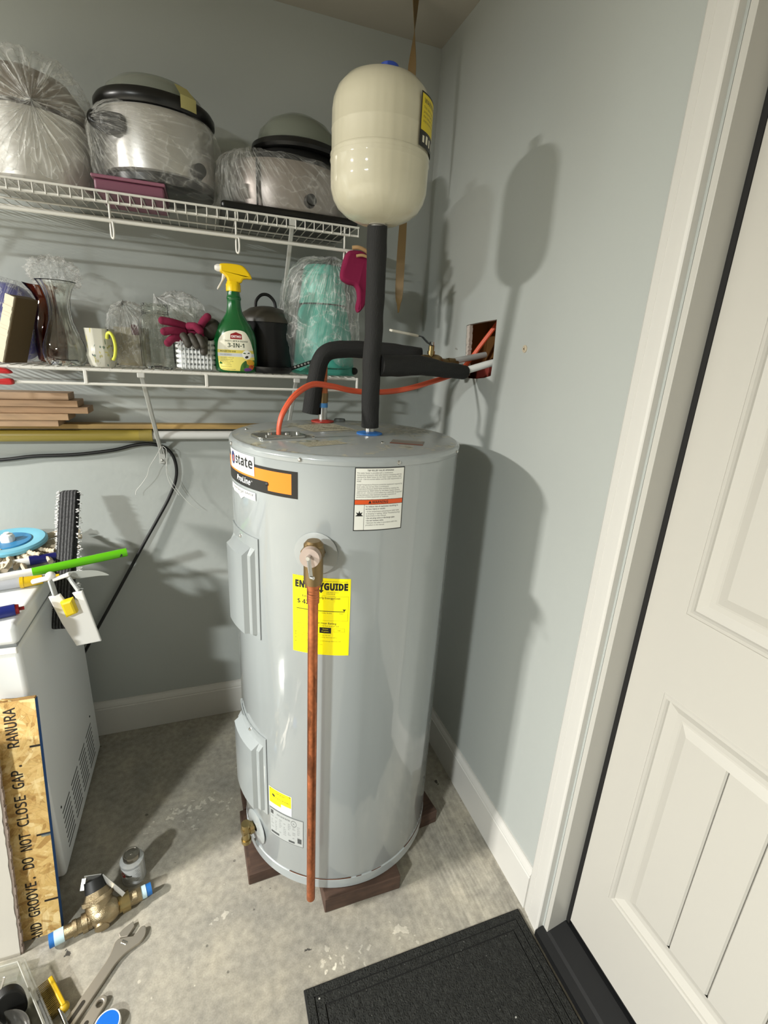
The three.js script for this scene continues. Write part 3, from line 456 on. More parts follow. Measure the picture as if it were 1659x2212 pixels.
{
  const t = thing('ball_valve', 'brass ball valve with long white lever beside the wall hole', 'valve', [-0.15, 1.49, 0.41]);
  const b = (x) => [x, 1.484 - (x + 0.18) * 0.05, 0.425 - (x + 0.18) * 0.12];
  wpart('body', [rod(b(-0.19), b(-0.05), 0.0135), rod(b(-0.175), b(-0.155), 0.0195, 0.0195, 6), rod(b(-0.085), b(-0.062), 0.0185, 0.0185, 6), ball(...b(-0.13), 0.0225, 1.3, 1, 1)], dullBrass, t);
  wpart('stem', [rod([-0.145, 1.495, 0.42], [-0.145, 1.529, 0.42], 0.0085), rod([-0.145, 1.503, 0.42], [-0.145, 1.513, 0.42], 0.0115, 0.0115, 6)], brass, t);
  wpart('nut', [rod([-0.145, 1.529, 0.42], [-0.145, 1.539, 0.42], 0.0075, 0.0075, 6)], steel, t);
  const lv = [[-0.145, 1.53, 0.42], [-0.157, 1.533, 0.424], [-0.183, 1.552, 0.43], [-0.2, 1.553, 0.433]];
  const L = wpart('lever', [bar(lv[0], lv[1], 0.003, 0.018, 0.001), bar(lv[1], lv[2], 0.003, 0.017, 0.001), bar(lv[2], lv[3], 0.003, 0.016, 0.001)], mat(0x5a5e62, 0.35, { metalness: 0.8 }), t);
  wpart('grip', [bar([-0.198, 1.553, 0.432], [-0.29, 1.562, 0.448], 0.007, 0.017, 0.003)], mat(0xd8d4c6, 0.45), L, 'white vinyl lever sleeve');
  wpart('tube_end', [rod([-0.07, 1.485, 0.41], [0.06, 1.512, 0.39], 0.0095)], mat(0xb9bcba, 0.35), t, 'white plastic tube end');
}
{
  const t = mat(0xd65a3a, 0.42);
  const pts = [[-0.637, 1.3, 0.672], [-0.634, 1.33, 0.67], [-0.622, 1.36, 0.664], [-0.592, 1.395, 0.645], [-0.545, 1.4175, 0.612], [-0.49, 1.413, 0.585], [-0.43, 1.402, 0.566], [-0.36, 1.399, 0.556], [-0.277, 1.407, 0.54], [-0.176, 1.428, 0.5], [-0.07, 1.454, 0.45], [-0.025, 1.476, 0.415], [0.015, 1.503, 0.383], [0.035, 1.54, 0.395], [0.06, 1.588, 0.415], [0.1, 1.66, 0.44]];
  // flat two-wire cable: an oval section
  const g = tube(pts, 0.0055, { seg: 120, rad: 12 });
  const g2 = tube(pts.map((p) => [p[0], p[1] - 0.004, p[2] + 0.0035]), 0.005, { seg: 120, rad: 12 });
  solo('power_cable', [g, g2], t, 'orange electrical cable running from heater top into the wall hole', 'cable', [-0.637, 1.3, 0.672]);
}

// ---------- wire shelves ----------
const coated = mat(0xd6d4cd, 0.35);
const SU = { y: 1.8429, x1: -0.349, x0: -1.75 }, SL = { y: 1.4206, x1: -0.339, x0: -1.75 };
function bracket(t, x, yTop, yWall, lean = 0) {
  const b = wpart('support_brace', [bar([x, yTop, 0.293], [x + lean, yWall + 0.012, 0.008], 0.0125, 0.0085, 0.003), box(x + lean - 0.009, x + lean + 0.009, yWall - 0.026, yWall + 0.02, 0.0005, 0.0055, 0.002), box(x - 0.01, x + 0.01, yTop - 0.012, yTop + 0.006, 0.289, 0.302, 0.003)], mat(0xb9b9b4, 0.4), t);
  wpart('screw', [lathe([[0, 0.003], [0.003, 0.0026], [0.0048, 0.001], [0.005, 0]], 12).rotateX(Math.PI / 2).translate(x + lean, yWall - 0.014, 0.0055)], steel, b);
}
{
  const t = thing('wire_shelf', 'upper white wire shelf with a hanging rod, holding pots in clear bags', 'shelf', [SU.x1, SU.y, 0], { group: 'white wire wall shelves' });
  const r = (y, z, rr, x1 = SU.x1) => rod([SU.x0, y, z], [x1, y, z], rr, rr, 12);
  wpart('front_rail', r(SU.y - 0.003, 0.3, 0.003), coated, t); wpart('lip_rail', r(1.818, 0.3, 0.0029), coated, t);
  wpart('back_rail', r(SU.y - 0.004, 0.006, 0.0029), coated, t); wpart('middle_rail', r(SU.y - 0.0055, 0.2, 0.0026), coated, t); wpart('middle_rail', r(SU.y - 0.0055, 0.1, 0.0026), coated, t);
  wpart('hanging_rod', [r(1.7768, 0.302, 0.0044, -0.368), ball(-0.368, 1.7768, 0.302, 0.0044)], coated, t, 'long white hanging rod under the shelf lip');
  const wire = tube([[0, SU.y - 0.0005, 0.003], [0, SU.y - 0.0005, 0.1], [0, SU.y - 0.0005, 0.2], [0, SU.y - 0.0005, 0.295], [0, SU.y - 0.0035, 0.3025], [0, 1.83, 0.3035], [0, 1.815, 0.3035]], 0.0015, { seg: 16, rad: 6, tension: 0.2 });
  for (let k = 0; k < 55; k++) wpart('wire', wire.clone().translate(SU.x1 - 0.003 - k * 0.0258, 0, 0), coated, t);
  for (const x of [-1.599, -1.297, -0.995, -0.693, -0.391]) {
    wpart('rod_hook', tube([[x, SU.y - 0.004, 0.2965], [x, 1.815, 0.2965], [x, 1.79, 0.297], [x - 0.001, 1.755, 0.2975], [x, 1.741, 0.299], [x + 0.0035, 1.7375, 0.303], [x + 0.006, 1.742, 0.307], [x + 0.007, 1.757, 0.3085], [x + 0.006, 1.7735, 0.3075]], 0.0027, { seg: 48, rad: 8 }), coated, t);
  }
  bracket(t, -0.54, 1.834, 1.53); bracket(t, -1.45, 1.834, 1.53);
}
{
  const t = thing('wire_shelf', 'lower white wire shelf with a wide open front rail, holding jars and bottles', 'shelf', [SL.x1, SL.y, 0], { group: 'white wire wall shelves' });
  const r = (y, z, rr, x1 = SL.x1) => rod([SL.x0, y, z], [x1, y, z], rr, rr, 12);
  wpart('front_rail', r(SL.y - 0.0045, 0.3, 0.0042), coated, t); wpart('lower_rail', r(1.379, 0.3, 0.0038), coated, t);
  wpart('back_rail', r(SL.y - 0.004, 0.006, 0.0029), coated, t); wpart('middle_rail', r(SL.y - 0.0055, 0.15, 0.0026), coated, t);
  for (const x of [-1.702, -1.398, -1.094, -0.79, -0.486]) wpart('joiner', box(x - 0.0045, x + 0.0045, 1.379, SL.y - 0.004, 0.296, 0.3045, 0.002), coated, t);
  wpart('end_cap', [box(SL.x1 - 0.004, SL.x1 + 0.002, 1.374, SL.y, 0.294, 0.306, 0.002)], coated, t);
  const wire = tube([[0, SL.y - 0.0005, 0.003], [0, SL.y - 0.0005, 0.15], [0, SL.y - 0.0005, 0.29], [0, SL.y - 0.0005, 0.301], [0, SL.y - 0.004, 0.3045]], 0.0014, { seg: 10, rad: 6, tension: 0.2 });
  for (let k = 0; k < 55; k++) wpart('wire', wire.clone().translate(SL.x1 - 0.004 - k * 0.0256, 0, 0), coated, t);
  bracket(t, -0.96, 1.411, 1.118, 0.008); bracket(t, -0.53, 1.411, 1.118);
}
// ---------- clear film bags ----------
const streak = (seed, k = 60) => dataTex(1024, 512, (u, v) => {   // u round the gather, v away from it
  const a = noise(u * k, v * 3, seed) + 0.6 * noise(u * k * 2.3, v * 7, seed + 3), b = fbm(u * 14, v * 9, seed + 6, 4), ridge = Math.pow(1 - Math.min(1, Math.abs(a) * 2.6), 3), c2 = Math.pow(1 - Math.min(1, Math.abs(b) * 4), 4);
  const o = 32 + 150 * ridge * Math.max(0.12, 1 - v * 1.15) + 70 * c2 * c2 + 22 * b; const q = C8(o); return [q, q, q];
}, {});
const streakA = streak(2), streakB = streak(17, 34), streakC = streak(31, 80);
const film = (tex, o = {}) => mat(0xf0f0ec, 0.2, { transparent: true, opacity: o.opacity ?? 1, alphaMap: tex, bumpMap: tex, bumpScale: 0.004, side: THREE.DoubleSide, specularIntensity: 1, ...o.more });
// closed film round a box-like volume: superellipsoid whose pole is the gathered knot
function bagG(c, s, pole, o = {}) {
  const nu = o.nu ?? 160, nv = o.nv ?? 90, P = V(...pole).normalize(), A = V(0, 1, 0).addScaledVector(P, -P.y).normalize(), B = P.clone().cross(A), pos = [], uv = [], idx = [], d = V(0, 0, 0), e = o.e ?? 3.2, sd = o.seed ?? 0;
  for (let j = 0; j <= nv; j++) for (let i = 0; i <= nu; i++) {
    const th = i / nu * 2 * Math.PI, ph = Math.pow(j / nv, 1.25) * Math.PI;
    d.copy(P).multiplyScalar(Math.cos(ph)).addScaledVector(A, Math.sin(ph) * Math.cos(th)).addScaledVector(B, Math.sin(ph) * Math.sin(th));
    let rr = Math.pow(Math.pow(Math.abs(d.x / s[0]), e) + Math.pow(Math.abs(d.y / s[1]), e) + Math.pow(Math.abs(d.z / s[2]), e), -1 / e);
    const cx = Math.cos(th), sx = Math.sin(th), pl = noise(cx * 9 + sd, sx * 9, sd) + 0.6 * noise(cx * 22, sx * 22 + sd, sd + 4), near = Math.exp(-ph * 2.2);
    rr *= 1 + (o.amp ?? 0.03) * (pl * (0.5 + 1.4 * near) + 1.2 * noise(d.x * 4 + sd, d.y * 4, d.z * 4) + 0.5 * noise(d.x * 13, d.y * 13 + sd, d.z * 13)) + (o.knot ?? 0) * Math.exp(-ph * 14);
    const y = Math.max(c[1] + d.y * rr, o.floor ?? -9); pos.push(c[0] + d.x * rr, y, c[2] + d.z * rr); uv.push(i / nu, j / nv);
  }
  for (let j = 0; j < nv; j++) for (let i = 0; i < nu; i++) { const k = j * (nu + 1) + i; idx.push(k, k + nu + 1, k + 1, k + 1, k + nu + 1, k + nu + 2); }
  const g = new THREE.BufferGeometry(); g.setAttribute('position', new THREE.Float32BufferAttribute(pos, 3)); g.setAttribute('uv', new THREE.Float32BufferAttribute(uv, 2)); g.setIndex(idx); g.computeVertexNormals();
  return g;
}
const blackPlastic = mat(0x0c0c0c, 0.3), matteBlack = mat(0x111110, 0.55);
const brushed = mat(0xc4c2be, 0.34, { metalness: 0.75 });
const domeGlass = mat(0xdfe4dc, 0.08, { transmission: 1, thickness: 0, ior: 1.5 });
const oval = (g, cx, cz, k, turn = 0) => g.scale(1, 1, k).rotateY(turn).translate(cx, 0, cz);
const B1 = SU.y + 0.001;
{
  // slow cooker on a flat purple box, open bag round it, glass lid with black rim
  const pb = thing('storage_box', 'flat mauve plastic box under the middle bagged slow cooker', 'box', [-0.945, B1, 0.2]);
  wpart('tray', [box(-1.024, -0.865, B1, B1 + 0.026, 0.1, 0.29, 0.006)], mat(0x7a4a5c, 0.4), pb);
  wpart('lid', [box(-1.029, -0.862, B1 + 0.0262, B1 + 0.034, 0.096, 0.294, 0.003)], mat(0x8a586a, 0.35), pb);
  const X = -0.878, Z = 0.158, y = B1 + 0.036;
  const t = thing('slow_cooker', 'silver oval slow cooker with black rimmed glass lid and yellow note stuck on it', 'slow cooker', [X, y, Z], { group: 'pots on the upper wire shelf' });
  wpart('base', [oval(lathe([[0, y], [0.128, y], [0.136, y + 0.005], [0.138, y + 0.02], [0.134, y + 0.026], [0, y + 0.026]], 64), X, Z, 0.9)], blackPlastic, t);
  wpart('body', [oval(lathe([[0.13, y + 0.024], [0.1385, y + 0.03], [0.1405, y + 0.06], [0.1415, y + 0.155], [0.139, y + 0.165], [0.128, y + 0.168]], 64), X, Z, 0.9)], brushed, t);
  wpart('lid_rim', [oval(lathe([[0.12, y + 0.164], [0.142, y + 0.168], [0.147, y + 0.176], [0.147, y + 0.189], [0.141, y + 0.198], [0.126, y + 0.202], [0.118, y + 0.198]], 64), X, Z, 0.92)], blackPlastic, t);
  wpart('lid_dome', [oval(lathe([[0.126, y + 0.2], [0.116, y + 0.222], [0.09, y + 0.243], [0.05, y + 0.256], [0, y + 0.26]], 48), X, Z, 0.92)], mat(0xcfd3c8, 0.12, { transmission: 0.75, thickness: 0, ior: 1.5 }), t);
  wpart('handle', [tube([[-0.995, y + 0.13, 0.25], [-1.012, y + 0.128, 0.262], [-1.012, y + 0.113, 0.266], [-0.985, y + 0.105, 0.268]], 0.012, { seg: 24 }), box(-1.0, -0.942, y + 0.098, y + 0.138, 0.232, 0.283, 0.012)], blackPlastic, t);
  wpart('knob', [rod([-0.785, y + 0.045, 0.25], [-0.775, y + 0.045, 0.276], 0.019, 0.016, 24)], blackPlastic, t);
  wpart('sticky_note', [wrap(64, 47, y + 0.172, y + 0.2, 0.1485, 10, 0, 0).scale(1, 1, 0.92).translate(X, 0, Z), (() => { const g = wrap(64, 47, 0, 1, 1, 10, 0, 0), p = g.attributes.position; for (let i = 0; i < p.count; i++) { const k = p.getY(i), r = 0.1485 - 0.029 * k; p.setXYZ(i, X + p.getX(i) * r, y + 0.2 + 0.028 * k, Z + p.getZ(i) * r * 0.92); } g.computeVertexNormals(); return g; })()], mat(0xb5ad72, 0.8, { side: THREE.DoubleSide }), t, 'faded yellow paper note');
  solo('clear_bag', bagG([X, y + 0.075, Z], [0.157, 0.1, 0.148], [-0.85, 0.25, 0.6], { e: 4, amp: 0.028, seed: 3, floor: y - 0.001 }), film(streakA, { opacity: 0.55 }), 'clear plastic bag pulled round the silver slow cooker with the yellow note', 'bag', [X, y, Z], 'clear bags on the upper wire shelf');
}
{
  // left: roaster wholly tied up in a bag
  const X = -1.178, Z = 0.155, y = B1;
  const t = thing('roaster_pot', 'silver roaster pot wholly wrapped in a tied clear bag at left end', 'pot', [X, y, Z], { group: 'pots on the upper wire shelf' });
  wpart('body', [oval(lathe([[0, y + 0.004], [0.118, y + 0.004], [0.128, y + 0.012], [0.132, y + 0.15], [0.136, y + 0.158]], 56), X, Z, 0.92)], mat(0xcac6be, 0.4, { metalness: 0.5 }), t);
  wpart('lid', [oval(lathe([[0.138, y + 0.158], [0.139, y + 0.168], [0.13, y + 0.2], [0.1, y + 0.24], [0.055, y + 0.258], [0, y + 0.262]], 56), X, Z, 0.92)], mat(0x8a7f72, 0.4, { metalness: 0.4 }), t);
  wpart('rim', [oval(new THREE.TorusGeometry(0.137, 0.0045, 10, 64).rotateX(Math.PI / 2).translate(0, y + 0.158, 0), X, Z, 0.92)], mat(0x3a3029, 0.5), t);
  solo('clear_bag', [bagG([X, y + 0.135, Z], [0.155, 0.155, 0.146], [0.32, 0.12, 1], { e: 2.8, amp: 0.035, seed: 8, floor: y, knot: 0.1 })], film(streakB), 'clear plastic bag tied in a knot at its front round the leftmost pot', 'bag', [X, y, Z], 'clear bags on the upper wire shelf');
}
{
  const X = -0.528, Z = 0.158, y = B1;
  const t = thing('roaster_pot', 'wide roaster pot with black base and glass dome lid behind cream tank', 'pot', [X, y, Z], { group: 'pots on the upper wire shelf' });
  wpart('base', [box(X - 0.2, X + 0.18, y, y + 0.022, 0.03, 0.286, 0.009)], blackPlastic, t);
  wpart('body', [oval(lathe([[0.12, y + 0.02], [0.155, y + 0.022], [0.163, y + 0.06], [0.165, y + 0.13], [0.158, y + 0.142], [0.13, y + 0.146]], 64), X, Z, 0.76)], mat(0xa59c96, 0.36, { metalness: 0.7 }), t);
  wpart('lid_rim', [oval(lathe([[0.09, y + 0.18], [0.128, y + 0.18], [0.134, y + 0.187], [0.132, y + 0.199], [0.118, y + 0.205], [0.1, y + 0.203]], 64), X + 0.028, Z, 0.88)], blackPlastic, t);
  wpart('lid_neck', [oval(lathe([[0.13, y + 0.142], [0.124, y + 0.16], [0.11, y + 0.182]], 64), X + 0.02, Z, 0.8)], matteBlack, t);
  wpart('lid_dome', [oval(lathe([[0.12, y + 0.203], [0.11, y + 0.235], [0.085, y + 0.262], [0.05, y + 0.28], [0, y + 0.287]], 48), X + 0.028, Z, 0.88)], mat(0xaab0a2, 0.12, { transmission: 0.6, thickness: 0, ior: 1.5 }), t);
  wpart('knob', [rod([-0.49, y + 0.05, 0.27], [-0.487, y + 0.05, 0.293], 0.018, 0.015, 24)], blackPlastic, t);
  wpart('seam', [box(-0.6335, -0.629, y + 0.02, y + 0.135, 0.258, 0.272, 0.002)], matteBlack, t);
  solo('clear_bag', bagG([X - 0.025, y + 0.08, Z], [0.182, 0.09, 0.14], [-0.6, 0.75, 0.3], { e: 3.4, amp: 0.03, seed: 21, floor: y + 0.0235 }), film(streakC, { opacity: 0.65 }), 'clear plastic bag pulled round the wide pot behind the cream tank', 'bag', [X, y, Z], 'clear bags on the upper wire shelf');
}

// ---------- things on the lower wire shelf ----------
const B2 = SL.y + 0.0012;
const hollow = (prof, w) => [...prof, ...prof.slice(1).reverse().map(([r, y], i, a) => [Math.max(0, r - w), y + (i >= a.length - 2 ? w : 0)]), [0, prof[0][1] + w]];   // glass wall of thickness w
const clear = mat(0xf6f8f4, 0.0, { transmission: 1, thickness: 0.003, ior: 1.5 });
{
  const y = B2, t = thing('plastic_jug', 'blue plastic container in thin clear film at left end of the lower shelf', 'container', [-1.31, y, 0.1]);
  wpart('body', [displace(new THREE.SphereGeometry(1, 40, 28), (v) => { const e = 3.2, k = Math.pow(Math.abs(v.x) ** e + Math.abs(v.y) ** e + Math.abs(v.z) ** e, -1 / e); v.multiplyScalar(k); v.set(-1.315 + v.x * 0.078, y + 0.104 + v.y * 0.104, 0.1 + v.z * 0.07); })], mat(0x22268a, 0.3), t);
  wpart('film', [bagG([-1.315, y + 0.108, 0.1], [0.086, 0.112, 0.078], [0.1, 0.7, -1], { e: 3, amp: 0.03, seed: 41, floor: y })], film(streakA), t);
}
{
  const c = V(-1.272, B2, 0.215), t = thing('panel_offcut', 'leaning brown board offcut with torn cream edge beside the blue container', 'board', [c.x, c.y, c.z], { rot: [0, -0.4, -0.36] });
  const r = rng(9), torn = []; for (let i = 0; i < 20; i++) torn.push(box(-0.0165 - r() * 0.002, 0.0055, 0.004 + i * 0.0085, i * 0.0085 + 0.0128, 0.043, 0.049 + r() * 0.0022));
  part('sheet', [box(-0.015, 0.008, 0.004, 0.174, -0.03, 0.045, 0.001)], mat(0x5a4a30, 0.85), t);
  part('torn_edge', torn, mat(0xd0c6b0, 0.95), t, 'cream torn paper edge');
}
{
  const X = -1.205, Z = 0.12, y = B2, g = lathe(hollow([[0, y + 0.003], [0.033, y + 0.003], [0.037, y + 0.01], [0.04, y + 0.06], [0.038, y + 0.1], [0.029, y + 0.14], [0.022, y + 0.17], [0.023, y + 0.185], [0.034, y + 0.205]], 0.003), 40, 1.5);
  const amber = mat(0xc98a4a, 0.03, { transmission: 1, thickness: 0.004, ior: 1.5, attenuationColor: new THREE.Color(0x8a4410), attenuationDistance: 0.012 });
  solo('amber_pitcher', [displace(g.translate(X, 0, Z), (v) => { const k = Math.max(0, (v.y - y - 0.17) / 0.03), a = Math.atan2(v.z - Z, v.x - X); v.x -= 0.014 * k * Math.max(0, Math.cos(a - Math.PI)) ** 3; v.y += 0.006 * k * Math.max(0, Math.cos(a - Math.PI)) ** 3; })], amber, 'dark amber glass pitcher with spout behind the tall clear vase', 'pitcher', [X, y, Z]);
}
{
  const X = -1.152, Z = 0.215, y = B2;
  const g = lathe(hollow([[0, y + 0.012], [0.03, y + 0.012], [0.036, y + 0.001], [0.042, y], [0.05, y + 0.012], [0.0525, y + 0.03], [0.049, y + 0.055], [0.038, y + 0.085], [0.0285, y + 0.115], [0.0255, y + 0.145], [0.0275, y + 0.17], [0.035, y + 0.195], [0.0445, y + 0.211], [0.047, y + 0.2125]], 0.003), 72, 2);
  solo('glass_vase', [displace(g, (v) => { const a = Math.atan2(v.z, v.x), k = 1 + 0.035 * Math.cos(a * 12) * Math.min(1, Math.max(0, (v.y - y - 0.05) * 20)); v.x = X + v.x * k; v.z = Z + v.z * k; })], clear, 'tall clear fluted glass vase with narrow waist and flared rim', 'vase', [X, y, Z]);
  solo('clear_bag', [bagG([-1.175, 1.66, 0.12], [0.062, 0.045, 0.05], [0.5, -0.6, -0.6], { e: 1.8, amp: 0.24, seed: 50 })], film(streakC), 'crumpled clear bag behind the rim of the tall glass vase', 'bag', [-1.17, B2, 0.12], 'clear bags on the lower wire shelf');
}
{
  const X = -1.062, Z = 0.222, y = B2;
  const cup = canvasTex(512, 256, (x, w, h) => { x.fillStyle = '#bfbdb0'; x.fillRect(0, 0, w, h); const r = rng(12); for (let i = 0; i < 190; i++) { x.fillStyle = ['#8f8f5a', '#b9b06a', '#6c7a6c', '#55585e', '#a9a27c'][Math.floor(r() * 5)]; x.beginPath(); x.ellipse(r() * w, r() * h, 3 + r() * 7, 2 + r() * 4, r() * 3, 0, 7); x.fill(); } x.strokeStyle = '#7d8060'; for (let i = 0; i < 18; i++) { x.beginPath(); const a = r() * w, b = r() * h; x.moveTo(a, b); x.quadraticCurveTo(a + 20, b - 30, a + 40 * r(), b - 60 * r()); x.stroke(); } }, { wrap: THREE.RepeatWrapping });
  const t = thing('coffee_mug', 'patterned white mug with yellow hooked handle beside clear vase', 'mug', [X, y, Z]);
  wpart('cup', [lathe([[0, y + 0.004], [0.026, y + 0.002], [0.03, y], [0.035, y + 0.01], [0.0385, y + 0.03], [0.0355, y + 0.045], [0.034, y + 0.06], [0.037, y + 0.1], [0.0355, y + 0.1], [0.031, y + 0.06], [0.033, y + 0.03], [0, y + 0.008]], 48).translate(X, 0, Z)], mat(0xffffff, 0.25, { map: cup }), t);
  wpart('handle', [tube([[-1.04, y + 0.076, 0.254], [-1.036, y + 0.088, 0.264], [-1.028, y + 0.09, 0.27], [-1.022, y + 0.078, 0.27], [-1.02, y + 0.055, 0.266], [-1.024, y + 0.032, 0.262], [-1.03, y + 0.02, 0.258]], 0.0042, { seg: 40 })], mat(0xcfd24e, 0.3), t, 'yellow hooked handle');
}
{
  const X = -0.995, Z = 0.135, y = B2;
  const t = thing('wrapped_mug', 'pale mug wrapped in a crumpled clear bag behind the patterned mug', 'mug', [X, y, Z]);
  wpart('cup', [lathe([[0, y + 0.004], [0.04, y + 0.004], [0.043, y + 0.02], [0.044, y + 0.11], [0.042, y + 0.11]], 40).translate(X, 0, Z)], mat(0xa59d85, 0.4), t);
  wpart('motif', [wrap(80, 55, y + 0.09, y + 0.118, 0.0452, 8, X, Z)], mat(0x5a2028, 0.5), t);
  solo('clear_bag', [bagG([X, y + 0.087, Z], [0.06, 0.093, 0.058], [-0.1, 1, 0.4], { e: 2.6, amp: 0.06, seed: 61, floor: y, knot: 0.05 })], film(streakB), 'crumpled clear bag round the pale mug behind the patterned mug', 'bag', [X, y, Z], 'clear bags on the lower wire shelf');
}
{
  const X = -0.917, Z = 0.222, y = B2;
  const prof = [[0, y + 0.006], [0.034, y + 0.005], [0.039, y], [0.0445, y + 0.008], [0.0455, y + 0.02], [0.0455, y + 0.118], [0.043, y + 0.134], [0.0365, y + 0.144], [0.0345, y + 0.147], [0.0365, y + 0.149], [0.0345, y + 0.152]];
  for (let k = 0; k < 3; k++) prof.push([0.0362, y + 0.154 + k * 0.006], [0.0345, y + 0.157 + k * 0.006]);
  prof.push([0.0345, y + 0.174], [0.0335, y + 0.1745]);
  solo('mason_jar', [lathe(hollow(prof, 0.0028), 56, 1.2).translate(X, 0, Z)], clear, 'empty clear glass jar with threaded neck and no lid', 'jar', [X, y, Z]);
}
{
  const X = -0.86, Z = 0.115, y = B2;
  const t = thing('wrapped_glass', 'tall glass in a big crumpled clear bag behind the jar and gloves', 'glass', [X, y, Z]);
  wpart('tumbler', [lathe(hollow([[0, y + 0.006], [0.035, y + 0.004], [0.05, y + 0.12], [0.056, y + 0.18]], 0.0025), 40).translate(X, 0, Z)], clear, t);
  solo('clear_bag', [bagG([X + 0.005, y + 0.105, Z], [0.083, 0.115, 0.066], [-0.55, 0.85, 0.35], { e: 2.3, amp: 0.07, seed: 77, floor: y, knot: 0.12 })], film(streakA), 'big crumpled clear bag standing behind the jar and gloves', 'bag', [X, y, Z], 'clear bags on the lower wire shelf');
}
{
  const y = B2, x0 = -0.865, x1 = -0.762, z0 = 0.185, z1 = 0.285, wk = mat(0xd9dcdc, 0.5), t = thing('woven_basket', 'small white woven basket with gloves lying on top', 'basket', [-0.813, y, 0.235]);
  wpart('liner', [box(x0 + 0.004, x1 - 0.004, y + 0.002, y + 0.082, z0 + 0.004, z1 - 0.004, 0.012)], mat(0xaeb3b4, 0.7), t);
  for (let j = 0; j < 6; j++) wpart('weave', [(() => { const pts = [], n = 64; for (let i = 0; i < n; i++) { const a = i / n * 2 * Math.PI, e = 4, k = Math.pow(Math.abs(Math.cos(a)) ** e + Math.abs(Math.sin(a)) ** e, -1 / e) + 0.02 * Math.sin(i * 3.0 + j * Math.PI); pts.push([(x0 + x1) / 2 + (0.05) * Math.cos(a) * k, y + 0.012 + j * 0.0135, (z0 + z1) / 2 + 0.048 * Math.sin(a) * k]); } return tube(pts, 0.0058, { closed: true, seg: 160, rad: 6 }); })()], wk, t);
  for (let i = 0; i < 9; i++) wpart('stake', [rod([x0 + 0.012 + i * 0.0098, y + 0.006, z1 + 0.0035], [x0 + 0.012 + i * 0.0098, y + 0.084, z1 + 0.0035], 0.0016, 0.0016, 6)], wk, t);
}
{
  // knit gloves with rubber palms, limp on the basket
  const knit = mat(0x7a1038, 0.9, { bumpMap: insulTex, bumpScale: 0.002, sheen: 0.4 }), rub = mat(0x3a362e, 0.6);
  const y = B2 + 0.09, t = thing('work_gloves', 'pair of maroon knit work gloves with dark rubber fingers on white basket', 'gloves', [-0.82, y, 0.24]);
  const f = (name, m, list) => list.forEach((p) => wpart(name, tube(p, p.r ?? 0.0105, { seg: 20, rad: 12 }).constructor && join([tube(p, p.r ?? 0.0105, { seg: 20, rad: 12 }), ball(...p[p.length - 1], p.r ?? 0.0105)]), m, t));
  wpart('cuff', [displace(new THREE.SphereGeometry(1, 32, 20), (v) => { const n = 1 + 0.14 * noise(v.x * 2, v.y * 2, v.z * 2); v.set(-0.815 + v.x * 0.058 * n, y + 0.012 + v.y * 0.02 * n, 0.235 + v.z * 0.045 * n); })], knit, t);
  wpart('palm', [displace(new THREE.SphereGeometry(1, 32, 20), (v) => { const n = 1 + 0.14 * noise(v.x * 2, v.y * 2, v.z * 2 + 4); v.set(-0.772 + v.x * 0.036 * n, y + 0.026 + v.y * 0.03 * n, 0.245 + v.z * 0.036 * n); })], rub, t, 'dark rubber coated palm');
  f('finger', knit, [[[-0.84, y + 0.03, 0.27], [-0.87, y + 0.037, 0.285], [-0.895, y + 0.04, 0.29]], [[-0.84, y + 0.012, 0.275], [-0.868, y + 0.016, 0.29], [-0.892, y + 0.012, 0.295]], [[-0.845, y, 0.275], [-0.87, y - 0.004, 0.29], [-0.885, y - 0.017, 0.293]], [[-0.8, y + 0.028, 0.27], [-0.79, y + 0.045, 0.283], [-0.778, y + 0.058, 0.285]], [[-0.83, y + 0.03, 0.28], [-0.812, y + 0.03, 0.296], [-0.8, y + 0.02, 0.298]]]);
  f('rubber_fingertip', rub, [[[-0.845, y + 0.005, 0.29], [-0.838, y - 0.006, 0.303], [-0.833, y - 0.018, 0.305]], [[-0.826, y + 0.005, 0.29], [-0.818, y - 0.008, 0.304], [-0.81, y - 0.02, 0.306]], [[-0.806, y + 0.006, 0.29], [-0.799, y - 0.006, 0.304], [-0.795, y - 0.018, 0.306]], [[-0.79, y + 0.0, 0.285], [-0.792, y - 0.02, 0.298], [-0.793, y - 0.036, 0.3]]]);
}
